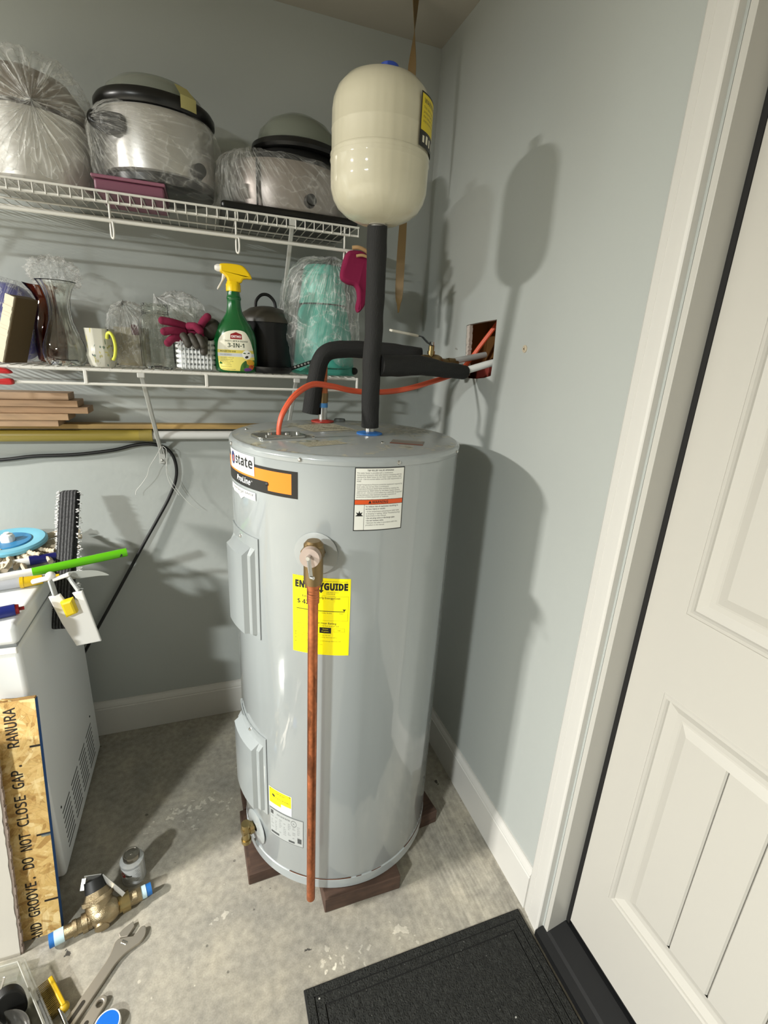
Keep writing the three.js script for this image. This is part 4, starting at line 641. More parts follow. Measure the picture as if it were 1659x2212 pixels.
{
  // trigger spray bottle: flat oval section, built as rings of half width and half depth
  const y = B2, X = -0.704, Z = 0.262, green = mat(0x0d5a2a, 0.22, { clearcoat: 0.5 });
  const t = thing('spray_bottle', 'green trigger spray bottle with yellow head and printed label', 'bottle', [X, y, Z]);
  const rings = [[0, 0.052, 0.028], [0.004, 0.057, 0.031], [0.012, 0.0595, 0.033], [0.06, 0.0605, 0.034], [0.1, 0.059, 0.034], [0.12, 0.055, 0.033], [0.14, 0.046, 0.03], [0.158, 0.034, 0.025], [0.175, 0.024, 0.021], [0.195, 0.0195, 0.018], [0.212, 0.019, 0.0175], [0.218, 0.0205, 0.019], [0.224, 0.0185, 0.017], [0.236, 0.0165, 0.0165]];
  const curve = (k) => new THREE.CatmullRomCurve3(rings.map((r) => V(r[k], r[0], 0))), ca = curve(1), cb = curve(2), N = 60, pos = [], idx = [], S = 48;
  for (let i = 0; i <= N; i++) { const a = ca.getPoint(i / N), b = cb.getPoint(i / N); for (let j = 0; j <= S; j++) { const th = j / S * 2 * Math.PI, e = 0.8; const c = Math.cos(th), s = Math.sin(th); pos.push(X + a.x * Math.sign(c) * Math.abs(c) ** e, y + a.y, Z + b.x * Math.sign(s) * Math.abs(s) ** e); } }
  for (let i = 0; i < N; i++) for (let j = 0; j < S; j++) { const k = i * (S + 1) + j; idx.push(k, k + S + 1, k + 1, k + 1, k + S + 1, k + S + 2); }
  const g = new THREE.BufferGeometry(); g.setAttribute('position', new THREE.Float32BufferAttribute(pos, 3)); g.setIndex(idx); g.computeVertexNormals();
  wpart('bottle', [g], green, t);
  // label laid on the front face
  const lab = smooth([[-0.044, 0.01], [-0.05, 0.03], [-0.051, 0.075], [-0.046, 0.1], [-0.03, 0.118], [0, 0.1255], [0.024, 0.122], [0.036, 0.105], [0.046, 0.075], [0.0505, 0.045], [0.049, 0.02], [0.04, 0.008], [0, 0.006]], 90);
  const lg = new THREE.ShapeGeometry(lab, 1); const many = (() => { let q = prep(lg); const subdiv = (gg) => { const p = gg.attributes.position, o = []; for (let i = 0; i < p.count; i += 3) { const A = V().fromBufferAttribute(p, i), B = V().fromBufferAttribute(p, i + 1), C = V().fromBufferAttribute(p, i + 2), ab = A.clone().lerp(B, 0.5), bc = B.clone().lerp(C, 0.5), cc = C.clone().lerp(A, 0.5); for (const v of [A, ab, cc, ab, B, bc, cc, bc, C, ab, bc, cc]) o.push(v.x, v.y, v.z); } const r = new THREE.BufferGeometry(); r.setAttribute('position', new THREE.Float32BufferAttribute(o, 3)); return r; }; for (let i = 0; i < 3; i++) q = subdiv(q); return q; })();
  { const p = many.attributes.position, u = new Float32Array(p.count * 2); for (let i = 0; i < p.count; i++) { const lx = p.getX(i), ly = p.getY(i); u[i * 2] = (lx + 0.052) / 0.104; u[i * 2 + 1] = ly / 0.128; let A = 0.0605, B = 0.034; for (let k = 0; k + 1 < rings.length; k++) if (ly >= rings[k][0] && ly <= rings[k + 1][0]) { const f = (ly - rings[k][0]) / (rings[k + 1][0] - rings[k][0]); A = rings[k][1] + (rings[k + 1][1] - rings[k][1]) * f; B = rings[k][2] + (rings[k + 1][2] - rings[k][2]) * f; } const c = Math.min(0.999, Math.pow(Math.min(1, Math.abs(lx) / A), 1 / 0.8)); p.setXYZ(i, X + lx, y + ly, Z + B * Math.pow(Math.sqrt(1 - c * c), 0.8) + 0.0009); } many.setAttribute('uv', new THREE.BufferAttribute(u, 2)); many.computeVertexNormals(); }
  wpart('label', [many], mat(0xffffff, 0.3, { map: canvasTex(520, 640, (x, w, h) => {
    x.fillStyle = '#e9e6d2'; x.fillRect(0, 0, w, h); x.fillStyle = '#e0cf62'; x.fillRect(0, 300, w, 46); x.fillStyle = '#f0e27a'; x.fillRect(0, 400, w, 240); x.fillStyle = '#cfd3d8'; x.fillRect(0, 350, w, 46);
    x.fillStyle = '#8f1f22'; x.beginPath(); x.moveTo(186, 70); x.lineTo(262, 40); x.lineTo(340, 70); x.lineTo(344, 142); x.lineTo(180, 142); x.fill(); x.fillStyle = '#fff'; x.font = 'bold 48px sans-serif'; x.textAlign = 'center'; x.fillText('ORTHO', 262, 122, 140);
    x.fillStyle = '#23331f'; x.font = 'bold 30px sans-serif'; x.fillText('INSECT, MITE & DISEASE', 262, 182, 320); x.font = 'bold 84px sans-serif'; x.fillText('3-IN-1', 262, 262); x.textAlign = 'left'; x.font = 'bold 32px sans-serif'; x.fillText('READY TO USE', 36, 334); x.font = '18px sans-serif'; x.fillStyle = '#4a4a30'; x.fillText('KILLS ON CONTACT', 36, 380);
    let yy = 424; for (const s of ['Kills insects, mites and', 'controls diseases on', 'roses, flowers, shrubs', 'and houseplants', 'Starts to work fast', 'Rainproof in hours']) { x.fillText(s, 36, yy); yy += 26; } x.font = '16px sans-serif'; x.fillText('KEEP OUT OF REACH OF CHILDREN', 50, 596, 190); x.fillText('NET 24 FL OZ', 60, 616);
    x.fillStyle = '#4a7a2c'; x.beginPath(); x.moveTo(300, 640); x.quadraticCurveTo(300, 460, 420, 450); x.lineTo(w, 440); x.lineTo(w, 640); x.fill(); x.fillStyle = '#d9a32c'; x.beginPath(); x.ellipse(450, 480, 60, 44, 0.3, 0, 7); x.fill(); x.fillStyle = '#c4572a'; x.beginPath(); x.ellipse(470, 550, 44, 36, 0, 0, 7); x.fill(); x.fillStyle = '#6d3f88'; x.beginPath(); x.ellipse(412, 590, 56, 30, 0, 0, 7); x.fill(); x.fillStyle = '#2c5a24'; x.beginPath(); x.ellipse(374, 510, 24, 56, 0.2, 0, 7); x.fill();
    x.fillStyle = '#f7f7f2'; x.beginPath(); x.arc(405, 366, 66, 0, 7); x.fill(); x.fillStyle = '#2b2320'; x.beginPath(); x.ellipse(402, 400, 26, 18, -0.5, 0, 7); x.fill(); x.beginPath(); x.ellipse(430, 340, 18, 8, -0.3, 0, 7); x.fill(); x.fillStyle = '#3d5c2a'; x.beginPath(); x.ellipse(372, 344, 20, 9, 0.1, 0, 7); x.fill();
  }) }), t, 'printed cream and yellow label');
  const yl = mat(0xf0c80c, 0.32);
  wpart('collar', [lathe([[0.0165, y + 0.236], [0.0205, y + 0.237], [0.0205, y + 0.256], [0.0185, y + 0.259], [0.0175, y + 0.264], [0, y + 0.266]], 40).translate(X, 0, Z)], yl, t);
  const hd = smooth([[-0.036, 0.288], [-0.036, 0.308], [-0.03, 0.311], [0.02, 0.311], [0.03, 0.306], [0.045, 0.288], [0.049, 0.276], [0.036, 0.275], [0.026, 0.272], [0.019, 0.262], [-0.015, 0.262], [-0.02, 0.274], [-0.03, 0.284]], 90);
  const head = wpart('trigger_head', [ext(hd, 0.026, 0.005).translate(X + 0.002, y, Z - 0.013)], yl, t);
  wpart('nozzle', [lathe([[0, 0.016], [0.006, 0.015], [0.0105, 0.008], [0.011, 0], [0, 0]], 24).rotateZ(Math.PI / 2).translate(X - 0.033, y + 0.2985, Z)], mat(0xe8e4dc, 0.4), head, 'white nozzle');
  wpart('trigger', [ext(smooth([[-0.017, 0.287], [-0.028, 0.288], [-0.034, 0.265], [-0.046, 0.241], [-0.044, 0.2385], [-0.03, 0.262]], 50), 0.012, 0.003).translate(X + 0.002, y, Z - 0.006)], mat(0xe6e0d4, 0.4), head, 'white trigger');
  t.scale.y = 0.935;
}
{
  const X = -0.6, Z = 0.15, y = B2, en = mat(0x0b0b0c, 0.5), t = thing('stock_pot', 'black enamel pot with domed lid and loop handle right of the spray bottle', 'pot', [X, y, Z]);
  wpart('body', [lathe([[0, y + 0.002], [0.066, y + 0.002], [0.078, y + 0.012], [0.082, y + 0.05], [0.083, y + 0.14], [0.086, y + 0.148], [0.084, y + 0.15]], 56).translate(X, 0, Z)], en, t);
  wpart('lid', [lathe([[0.088, y + 0.149], [0.088, y + 0.156], [0.075, y + 0.176], [0.05, y + 0.191], [0.02, y + 0.198], [0, y + 0.199]], 56).translate(X, 0, Z)], mat(0x3b372e, 0.42), t, 'brownish domed pot lid');
  wpart('lid_handle', [tube([[X - 0.034, y + 0.19, Z], [X - 0.031, y + 0.212, Z], [X - 0.015, y + 0.23, Z], [X + 0.006, y + 0.231, Z], [X + 0.024, y + 0.214, Z], [X + 0.029, y + 0.19, Z]], 0.0048, { seg: 40 })], en, t);
}
{
  const t = thing('pan', 'black frying pan with perforated handle sticking out below the teal mixer', 'pan', [-0.62, B2, 0.24]), en = mat(0x0d0d0d, 0.4);
  wpart('dish', [lathe([[0, B2 + 0.002], [0.055, B2 + 0.002], [0.064, B2 + 0.012], [0.066, B2 + 0.02], [0.063, B2 + 0.02], [0.054, B2 + 0.006], [0, B2 + 0.006]], 40).translate(-0.6, 0, 0.245)], en, t);
  const h = wpart('handle', [bar([-0.55, B2 + 0.014, 0.262], [-0.478, B2 + 0.042, 0.275], 0.009, 0.016, 0.003)], en, t);
  for (let k = 0; k < 6; k++) { const q = k / 5, x = -0.532 + 0.05 * q, yy = B2 + 0.023 + 0.018 * q; wpart('hole_glint', [lathe([[0.0012, 0.0004], [0.0022, 0.0008], [0.003, 0]], 10).rotateX(Math.PI / 2).translate(x, yy, 0.2785 + 0.006 * q)], mat(0xb9b9b4, 0.4, { metalness: 0.5 }), h); }
}
{
  const X = -0.42, Z = 0.152, y = B2, teal = mat(0x4aa795, 0.35), light = mat(0x74c6b4, 0.35), t = thing('stand_mixer', 'teal kitchen mixer wrapped in a clear bag behind the black insulated pipe', 'mixer', [X, y, Z]);
  wpart('base', [ext(smooth([[-0.088, -0.06], [-0.088, 0.075], [-0.03, 0.1], [0.06, 0.1], [0.1, 0.06], [0.1, -0.05], [0.05, -0.085], [-0.04, -0.085]], 60), 0.026, 0.007).rotateX(-Math.PI / 2).translate(X, y, Z)], teal, t);
  wpart('body', [lathe([[0, y + 0.024], [0.105, y + 0.024], [0.102, y + 0.06], [0.093, y + 0.13], [0.078, y + 0.2], [0.07, y + 0.212], [0, y + 0.214]], 56).translate(X, 0, Z)], teal, t);
  wpart('collar', [lathe([[0.066, y + 0.205], [0.066, y + 0.222]], 48).translate(X, 0, Z)], mat(0x26564e, 0.6), t);
  wpart('cup', [lathe([[0.074, y + 0.216], [0.076, y + 0.22], [0.066, y + 0.3], [0.062, y + 0.322], [0.057, y + 0.328], [0, y + 0.329]], 56).translate(X, 0, Z), lathe([[0.0672, y + 0.294], [0.0686, y + 0.297], [0.0668, y + 0.3]], 56).translate(X, 0, Z)], light, t);
  wpart('knob', [ball(X + 0.095, y + 0.016, Z + 0.06, 0.012)], matteBlack, t);
  solo('clear_bag', [bagG([X - 0.012, y + 0.168, Z], [0.122, 0.178, 0.122], [0.15, 1, 0.25], { e: 3, amp: 0.05, seed: 91, floor: y })], film(streakC), 'clear bag with long vertical creases round the teal mixer', 'bag', [X, y, Z], 'clear bags on the lower wire shelf');
}
{
  // maroon glove hung over the end of the hanging rod
  const knit = mat(0x7d0a3c, 0.9, { sheen: 0.5, bumpMap: insulTex, bumpScale: 0.002 }), t = thing('hanging_glove', 'maroon knit glove hanging from the end of upper shelf rod', 'glove', [-0.365, 1.61, 0.31]);
  const sh = smooth([[-0.403, 1.7], [-0.4, 1.735], [-0.385, 1.772], [-0.36, 1.779], [-0.335, 1.776], [-0.318, 1.76], [-0.316, 1.7], [-0.32, 1.65], [-0.335, 1.622], [-0.347, 1.612], [-0.353, 1.622], [-0.351, 1.655], [-0.36, 1.682], [-0.385, 1.688]], 120);
  wpart('cloth', [displace(mergeVertices(ext(sh, 0.03, 0.01, { bevelSegments: 4 }).deleteAttribute('uv').deleteAttribute('normal')), (v) => { v.z += 0.292 + 0.008 * noise(v.x * 30, v.y * 18, 3); })], knit, t);
  wpart('lining', [tube([[-0.372, 1.784, 0.315], [-0.355, 1.786, 0.318], [-0.335, 1.782, 0.316], [-0.318, 1.772, 0.312]], 0.0055, { seg: 24 }), tube([[-0.362, 1.762, 0.327], [-0.345, 1.765, 0.329], [-0.325, 1.762, 0.327]], 0.004, { seg: 20 })], mat(0xb89468, 0.9), t, 'tan frayed lining');
}
{
  const red = mat(0xb01418, 0.35), t = thing('spring_clamp', 'red plastic spring clamp gripping the lower shelf rail at left', 'clamp', [-1.31, 1.379, 0.302]);
  wpart('jaw', [ext(smooth([[-0.09, 0.012], [-0.02, 0.018], [0.006, 0.012], [0.012, 0.004], [-0.02, 0.002], [-0.09, 0.0]], 40), 0.018, 0.004).translate(-1.268, 1.397, 0.296)], red, t);
  wpart('jaw', [ext(smooth([[-0.09, 0.0], [-0.03, 0.0], [0.01, 0.002], [0.012, -0.01], [-0.02, -0.012], [-0.09, -0.01]], 40), 0.018, 0.004).translate(-1.268, 1.384, 0.2975)], red, t);
}
// ---------- things stored along the wall under the shelf ----------
const plankWood = (k, s) => mat(0xffffff, 0.6, { map: dataTex(256, 64, (u, v) => { const n = 1 + 0.16 * fbm(u * 3, v * 16 + s, s, 4) + 0.1 * noise(u * 8, v * 60, s); return [C8(k[0] * n), C8(k[1] * n), C8(k[2] * n)]; }, { srgb: true }) });
{
  const labels = ['topmost tan wood plank under the lower shelf', 'second tan wood plank from the top of the stack under the shelf', 'longest tan wood plank in the middle of the stack under the shelf', 'fourth tan wood plank down the stack under the shelf', 'lowest tan wood plank of the stack, resting on the thin stick'];
  let y = 1.2352; const ends = [-1.222, -1.198, -1.14, -1.163, -1.185].map((e, i) => [-1.222, -1.192, -1.139, -1.163, -1.186][i]);
  for (let k = 0; k < 5; k++) { const h = [0.0192, 0.0188, 0.0196, 0.019, 0.0205][k], m = plankWood([[160, 131, 101], [165, 135, 103], [152, 121, 90], [160, 129, 98], [164, 136, 108]][k], k * 3 + 1); solo('wood_plank', uvm(box(-1.78, ends[k], y, y + h, 0.02 + k * 0.003, 0.105 + (k % 2) * 0.006, 0.0012), 2), m, labels[4 - k], 'plank', [-1.5, y, 0.06], 'tan planks stacked under the lower shelf'); y += h + 0.0006; }
  solo('wood_stick', uvm(box(-1.8, -0.6, 1.2192, 1.2346, 0.004, 0.046, 0.0015), 2), plankWood([168, 138, 84], 22), 'thin pale wood strip lying along the wall above the poles', 'stick', [-1.2, 1.2192, 0.024]);
}
{
  const t = thing('extension_pole', 'yellow telescoping pole with white inner tube along the back wall', 'pole', [-1.2, 1.197, 0.045]);
  wpart('outer_tube', [rod([-1.8, 1.197, 0.036], [-0.99, 1.197, 0.036], 0.0185, 0.0185, 28)], mat(0x9c8a3a, 0.4), t);
  wpart('locking_collar', [rod([-0.997, 1.1975, 0.036], [-0.972, 1.1975, 0.036], 0.0215, 0.0215, 8), rod([-1.012, 1.197, 0.036], [-0.996, 1.197, 0.036], 0.0193, 0.0193, 28)], mat(0x8f7f3c, 0.5), t);
  wpart('inner_tube', [rod([-0.975, 1.197, 0.036], [-0.3, 1.197, 0.036], 0.0142, 0.0142, 24)], mat(0xd2d2ce, 0.35), t, 'white painted inner tube');
}
solo('extension_cable', [tube([[-1.8, 1.1, 0.012], [-1.45, 1.114, 0.012], [-1.33, 1.126, 0.012], [-1.21, 1.13, 0.012], [-1.1, 1.143, 0.012], [-1.03, 1.16, 0.013], [-0.975, 1.163, 0.018], [-0.93, 1.143, 0.016], [-0.91, 1.1, 0.014], [-0.912, 1.04, 0.013], [-0.94, 0.97, 0.013], [-0.985, 0.89, 0.016], [-1.055, 0.77, 0.02], [-1.135, 0.63, 0.024], [-1.21, 0.5, 0.026], [-1.285, 0.37, 0.027], [-1.36, 0.25, 0.026]], 0.0056, { seg: 200, rad: 10 })], mat(0x0b0b0b, 0.5), 'black power cord draped on the back wall and running down behind the freezer', 'cable', [-1.21, 1.13, 0.012]);
{
  const st = mat(0xd6d6d0, 0.7); const S = (pts, label) => solo('string', [tube(pts, 0.0009, { seg: 60, rad: 5 })], st, label, 'string', pts[0], 'white strings tied to the lower shelf brace');
  S([[-0.948, 1.16, 0.045], [-0.965, 1.13, 0.05], [-0.99, 1.09, 0.045], [-1.0, 1.06, 0.04], [-1.02, 1.03, 0.035], [-1.04, 1.005, 0.03], [-1.044, 0.99, 0.03]], 'white string hanging down to the left from the shelf brace');
  S([[-0.945, 1.16, 0.048], [-0.938, 1.12, 0.05], [-0.935, 1.08, 0.045], [-0.925, 1.04, 0.04], [-0.9, 0.99, 0.04], [-0.87, 0.95, 0.04], [-0.842, 0.925, 0.035]], 'white string hanging down to the right from the shelf brace, the longest');
  S([[-0.943, 1.163, 0.05], [-0.932, 1.15, 0.055], [-0.934, 1.11, 0.05], [-0.938, 1.07, 0.045], [-0.93, 1.03, 0.045], [-0.905, 0.985, 0.04]], 'short white string hanging nearly straight from the shelf brace');
}
// twisted tan strap from the ceiling behind the tank
{
  const pos = [], idx = [], n = 90, yT = CEIL - 0.001, yB = 1.632; const cx = (y) => -0.172 - 0.006 * noise(y * 3, 1, 1);
  for (let i = 0; i <= n; i++) { const y = yT + (yB - yT) * i / n, a = 0.5 + 1.6 * noise(y * 2.3, 3, 2) + (y < 1.7 ? (1.7 - y) * 14 : 0) + Math.max(0, y - 2.3) * 12, w = 0.0135 * (y < 1.66 ? 0.6 + (y - yB) / 0.07 * 0.4 : 1), x = cx(y), z = 0.19 + 0.004 * noise(y * 4, 8, 1); for (const s of [-1, 1]) for (const k of [-1, 1]) pos.push(x + s * w * Math.cos(a) - k * 0.0006 * Math.sin(a), y, z + s * w * Math.sin(a) + k * 0.0006 * Math.cos(a)); }
  for (let i = 0; i < n; i++) { const k = i * 4, m = k + 4; for (const [a, b] of [[0, 2], [2, 3], [3, 1], [1, 0]]) idx.push(k + a, m + a, k + b, k + b, m + a, m + b); }
  const g = new THREE.BufferGeometry(); g.setAttribute('position', new THREE.Float32BufferAttribute(pos, 3)); g.setIndex(idx); g.computeVertexNormals();
  solo('strap', [toCreasedNormals(g, 0.9)], mat(0x77603a, 0.6, { side: THREE.DoubleSide }), 'twisted tan strap hanging from ceiling behind the cream tank', 'strap', [-0.172, yB, 0.19]);
}

// ---------- chest freezer and the cleaning things on it ----------
const enamel = mat(0xe6e8e8, 0.34), whitePl = mat(0xeceae6, 0.4);
const FZ = { x: -1.25, z0: 0.085, z1: 0.6, top: 0.845 };
{
  const t = thing('chest_freezer', 'white chest freezer at left wall carrying cleaning tools on its lid', 'freezer', [-1.7, 0, 0.34]);
  wpart('cabinet', [box(-2.25, FZ.x, 0.012, 0.781, FZ.z0, FZ.z1, 0.012), box(-2.24, FZ.x - 0.02, 0, 0.02, FZ.z0 + 0.02, FZ.z1 - 0.02)], enamel, t);
  wpart('gasket', [box(-2.24, FZ.x - 0.006, 0.779, 0.791, FZ.z0 + 0.006, FZ.z1 - 0.006)], mat(0x8b8e8e, 0.6), t);
  const lid = wpart('lid', [box(-2.255, FZ.x + 0.004, 0.789, FZ.top, FZ.z0 - 0.004, FZ.z1 + 0.006, 0.014)], enamel, t);
  wpart('front_trim', [box(-2.2, FZ.x - 0.004, 0.765, 0.781, FZ.z1 - 0.004, FZ.z1 + 0.004, 0.003)], whitePl, t);
  const slot = mat(0x2c2e2d, 0.8);
  for (let g = 0; g < 4; g++) for (let k = 0; k < 8; k++) { const z = 0.165 + g * 0.1, y = 0.055 + k * 0.0185; wpart('vent_slot', box(FZ.x - 0.004, FZ.x + 0.0006, y, y + 0.0062, z, z + 0.078, 0.0015), slot, t); }
  for (const [y, z] of [[0.215, 0.165], [0.215, 0.545]]) wpart('screw', lathe([[0, 0.002], [0.003, 0.0016], [0.004, 0]], 12).rotateZ(-Math.PI / 2).translate(FZ.x, y, z), slot, t);
}
const FT = FZ.top;
{
  const X = -1.385, Z = 0.165, y = FT + 0.042, t = thing('spin_mop_head', 'round blue mop disc with white knob lying on cream cotton strands', 'mop head', [X, FT, Z]), tilt = (g) => g.rotateX(0.06).rotateZ(0.02).translate(X, y, Z);
  wpart('disc', [tilt(lathe([[0, 0.004], [0.02, 0.008], [0.062, 0.01], [0.07, 0.013], [0.094, 0.014], [0.1, 0.009], [0.1, 0.001], [0.094, -0.003], [0, -0.003]], 72))], mat(0x7cc4dc, 0.45, { transmission: 0.15, thickness: 0 }), t);
  wpart('inner_disc', [tilt(lathe([[0.018, 0.0085], [0.02, 0.012], [0.058, 0.0135], [0.061, 0.0108]], 60))], mat(0x2f80b4, 0.4), t, 'darker blue inner disc');
  wpart('knob', [tilt(lathe([[0.0185, 0.008], [0.0185, 0.024], [0.015, 0.032], [0.008, 0.034], [0.0075, 0.038], [0, 0.039]], 28))], whitePl, t, 'white centre knob');
  // cotton strands: twisted cords fanned under the disc
  const r = rng(31), cord = mat(0xd3c5ac, 0.95, { bumpMap: insulTex, bumpScale: 0.002 });
  for (let k = 0; k < 40; k++) {
    const a = rad(-50 + k * 2.6 * 1.9 + r() * 4), L = 0.125 + r() * 0.075, base = FT + 0.022 + r() * 0.022, w = () => (r() - 0.5) * 0.014, pts = [];
    for (let i = 0; i < 5; i++) { const d = 0.05 + (L - 0.05) * i / 4; pts.push([X + d * Math.cos(a) + w(), Math.max(FT + 0.0075, base - 0.006 * i / 4 + w() * 0.4), Math.max(0.03, Z + d * Math.sin(a) + w())]); }
    wpart('strand', displace(mergeVertices(tube(pts, 0.0075, { seg: 26, rad: 7 })), (v) => { const n = 0.0016 * Math.sin((v.x + v.z) * 900 + v.y * 700); v.y += n; v.x += n * 0.6; }), cord, t);
  }
}
{
  const t = thing('capped_tube', 'white tube with dark blue cap lying on freezer beside cotton strands', 'tube', [-1.4, FT, 0.3]);
  wpart('tube', [rod([-1.75, FT + 0.0245, 0.43], [-1.302, FT + 0.0245, 0.27], 0.011, 0.011, 20)], whitePl, t);
  wpart('cap', [rod([-1.306, FT + 0.0245, 0.2715], [-1.232, FT + 0.0245, 0.245], 0.0145, 0.012, 20)], mat(0x16185e, 0.35), t, 'dark blue end cap');
}
{
  const p = V(-1.7, FT + 0.012, 0.46), q = V(-1.255, FT + 0.021, 0.337), e = V(-1.05, FT + 0.0335, 0.28), t = thing('broom_handle', 'white handle with bright green grip sticking out past the freezer edge', 'handle', [-1.4, FT, 0.38]);
  wpart('tube', [rod(p, q, 0.0105, 0.0105, 20)], whitePl, t);
  const g = wpart('grip', [rod(q.clone().lerp(e, -0.12), q.clone().lerp(e, 0.62), 0.0118, 0.0125, 20), rod(q.clone().lerp(e, 0.62), e, 0.0128, 0.0128, 20)], mat(0x5fb80e, 0.35), t, 'bright green plastic grip');
  wpart('hang_hole', [rod(q.clone().lerp(e, 0.93).add(V(0, -0.003, -0.004)), q.clone().lerp(e, 0.93).add(V(0, -0.002, 0.0132)), 0.0045)], matteBlack, g);
}
{
  const t = thing('mop_pole', 'grey tube with yellow joint lying on freezer behind the white sponge mop', 'pole', [-1.4, FT, 0.42]);
  wpart('tube', [rod([-1.7, FT + 0.013, 0.485], [-1.287, FT + 0.0165, 0.402], 0.0125, 0.0125, 20)], mat(0xa9abb0, 0.35), t);
  wpart('joint', [rod([-1.292, FT + 0.0165, 0.403], [-1.284, FT + 0.0165, 0.4015], 0.0155), rod([-1.284, FT + 0.0165, 0.4015], [-1.243, FT + 0.0168, 0.393], 0.0145, 0.0125, 20), rod([-1.243, FT + 0.0168, 0.393], [-1.205, FT + 0.0168, 0.386], 0.0085)], mat(0xd6b012, 0.35), t, 'yellow plastic joint');
}
{
  const z = 0.47, t = thing('sponge_mop', 'white folding sponge mop hanging over the freezer edge with yellow block', 'mop', [-1.16, 0.7, z]);
  const pl = shape([[-1.213, 0.843], [-1.186, 0.849], [-1.176, 0.826], [-1.148, 0.826], [-1.158, 0.848], [-1.134, 0.853], [-1.107, 0.694], [-1.168, 0.688], [-1.193, 0.763]]);
  wpart('plate', [ext(pl, 0.01, 0.003).translate(0, 0, z - 0.006)], whitePl, t);
  wpart('block', [ext(shape([[-1.185, 0.831], [-1.157, 0.838], [-1.149, 0.797], [-1.176, 0.786]]), 0.026, 0.006).translate(0, 0, z - 0.004)], mat(0xd9bd12, 0.4), t, 'yellow block');
  for (const [a, b] of [[[-1.206, 0.886], [-1.198, 0.846]], [[-1.164, 0.889], [-1.144, 0.852]]]) wpart('arm', bar([a[0], a[1], z - 0.012], [b[0], b[1], z - 0.002], 0.018, 0.006, 0.002), mat(0xb9bcbc, 0.4), t);
  wpart('hinge', [bar([-1.25, 0.882, 0.452], [-1.2, 0.893, 0.455], 0.012, 0.012, 0.004), ball(-1.205, 0.897, 0.455, 0.012, 1, 0.9, 1), bar([-1.2, 0.886, 0.458], [-1.16, 0.898, 0.458], 0.009, 0.012, 0.003)], whitePl, t);
  wpart('blade', [ext(smooth([[-1.175, 0.894], [-1.13, 0.898], [-1.095, 0.893], [-1.072, 0.879], [-1.1, 0.879], [-1.15, 0.876], [-1.172, 0.878]], 60), 0.003, 0.0008).translate(0, 0, z - 0.03)], mat(0xb9bcb6, 0.3, { transmission: 0.35, thickness: 0 }), t, 'translucent curved blade');
}
{
  // long dusting pad: dark ribbed pile with pale looped fringe, leaning on the freezer's side
  const a = V(-1.1975, 1.045, 0.15), b = V(-1.227, 0.69, 0.37), t = thing('dust_mop_pad', 'long grey and black fringed dust pad leaning upright against the freezer side', 'mop pad', [b.x, b.y, b.z]);
  const L = a.distanceTo(b), up = a.clone().sub(b).normalize(), sx = V(1, 0.05, 0.35).addScaledVector(up, -V(1, 0.05, 0.35).dot(up)).normalize(), sz = sx.clone().cross(up).normalize();
  const M = new THREE.Matrix4().makeBasis(sx, up, sz).setPosition(b);
  const tex = dataTex(128, 512, (u, v) => { const s = Math.sin(u * 2 * Math.PI * 6 + 0.6 * noise(v * 9, 1, 1)), n = noise(u * 60, v * 120, 4) * 0.5 + noise(u * 20, v * 50, 2) * 0.5, k = 52 + 34 * s + 42 * n; return [C8(k), C8(k), C8(k + 1)]; }, { srgb: true });
  const g = new RoundedBoxGeometry(0.056, L, 0.026, 8, 0.011); const gg = displace(uvm(g, 1), () => {});
  { const p = g.attributes ? gg.attributes.position : 0, u = gg.attributes.uv; for (let i = 0; i < p.count; i++) { u.setXY(i, (p.getX(i) + 0.028) / 0.056, (p.getY(i) + L / 2) / L); } }
  wpart('pad', [displace(gg.translate(0, L / 2, 0), (v) => { const k = v.y / L; v.x += 0.01 * Math.sin(k * 5) + 0.003 * noise(v.y * 60, v.x * 90, 1); v.z += 0.004 * noise(v.y * 70, v.x * 120, 7); }).applyMatrix4(M)], mat(0xffffff, 0.95, { map: tex, bumpMap: tex, bumpScale: 0.004 }), t);
  const r = rng(8), fr = []; for (let k = 0; k < 700; k++) { const q = r(), yy = q * L, s = r() < 0.86 ? -1 : 1, x = 0.01 * Math.sin(q * 5) + s * 0.0275, ln = 0.004 + r() * 0.006, zz = (r() - 0.5) * 0.022; fr.push(rod([x, yy, zz], [x + s * ln, yy + (r() - 0.6) * 0.006, zz + (r() - 0.5) * 0.006], 0.0015, 0.0013, 5)); }
  const f = wpart('fringe', join(fr).applyMatrix4(M), mat(0xd2d1cf, 0.95), t); f.userData.kind = 'stuff';
}
{
  const t = thing('paint_roller_handle', 'thick dark blue handle with red end lying on the freezer lid front', 'handle', [-1.35, FT, 0.57]);
  wpart('grip', [rod([-1.6, FT + 0.0148, 0.66], [-1.258, FT + 0.0148, 0.557], 0.0142, 0.0142, 24)], mat(0x18246e, 0.32), t);
  wpart('end_cap', [rod([-1.262, FT + 0.0148, 0.558], [-1.251, FT + 0.0148, 0.555], 0.014, 0.0115, 24), rod([-1.251, FT + 0.0148, 0.555], [-1.241, FT + 0.0148, 0.552], 0.0045)], mat(0x8a1418, 0.4), t, 'red end cap');
}

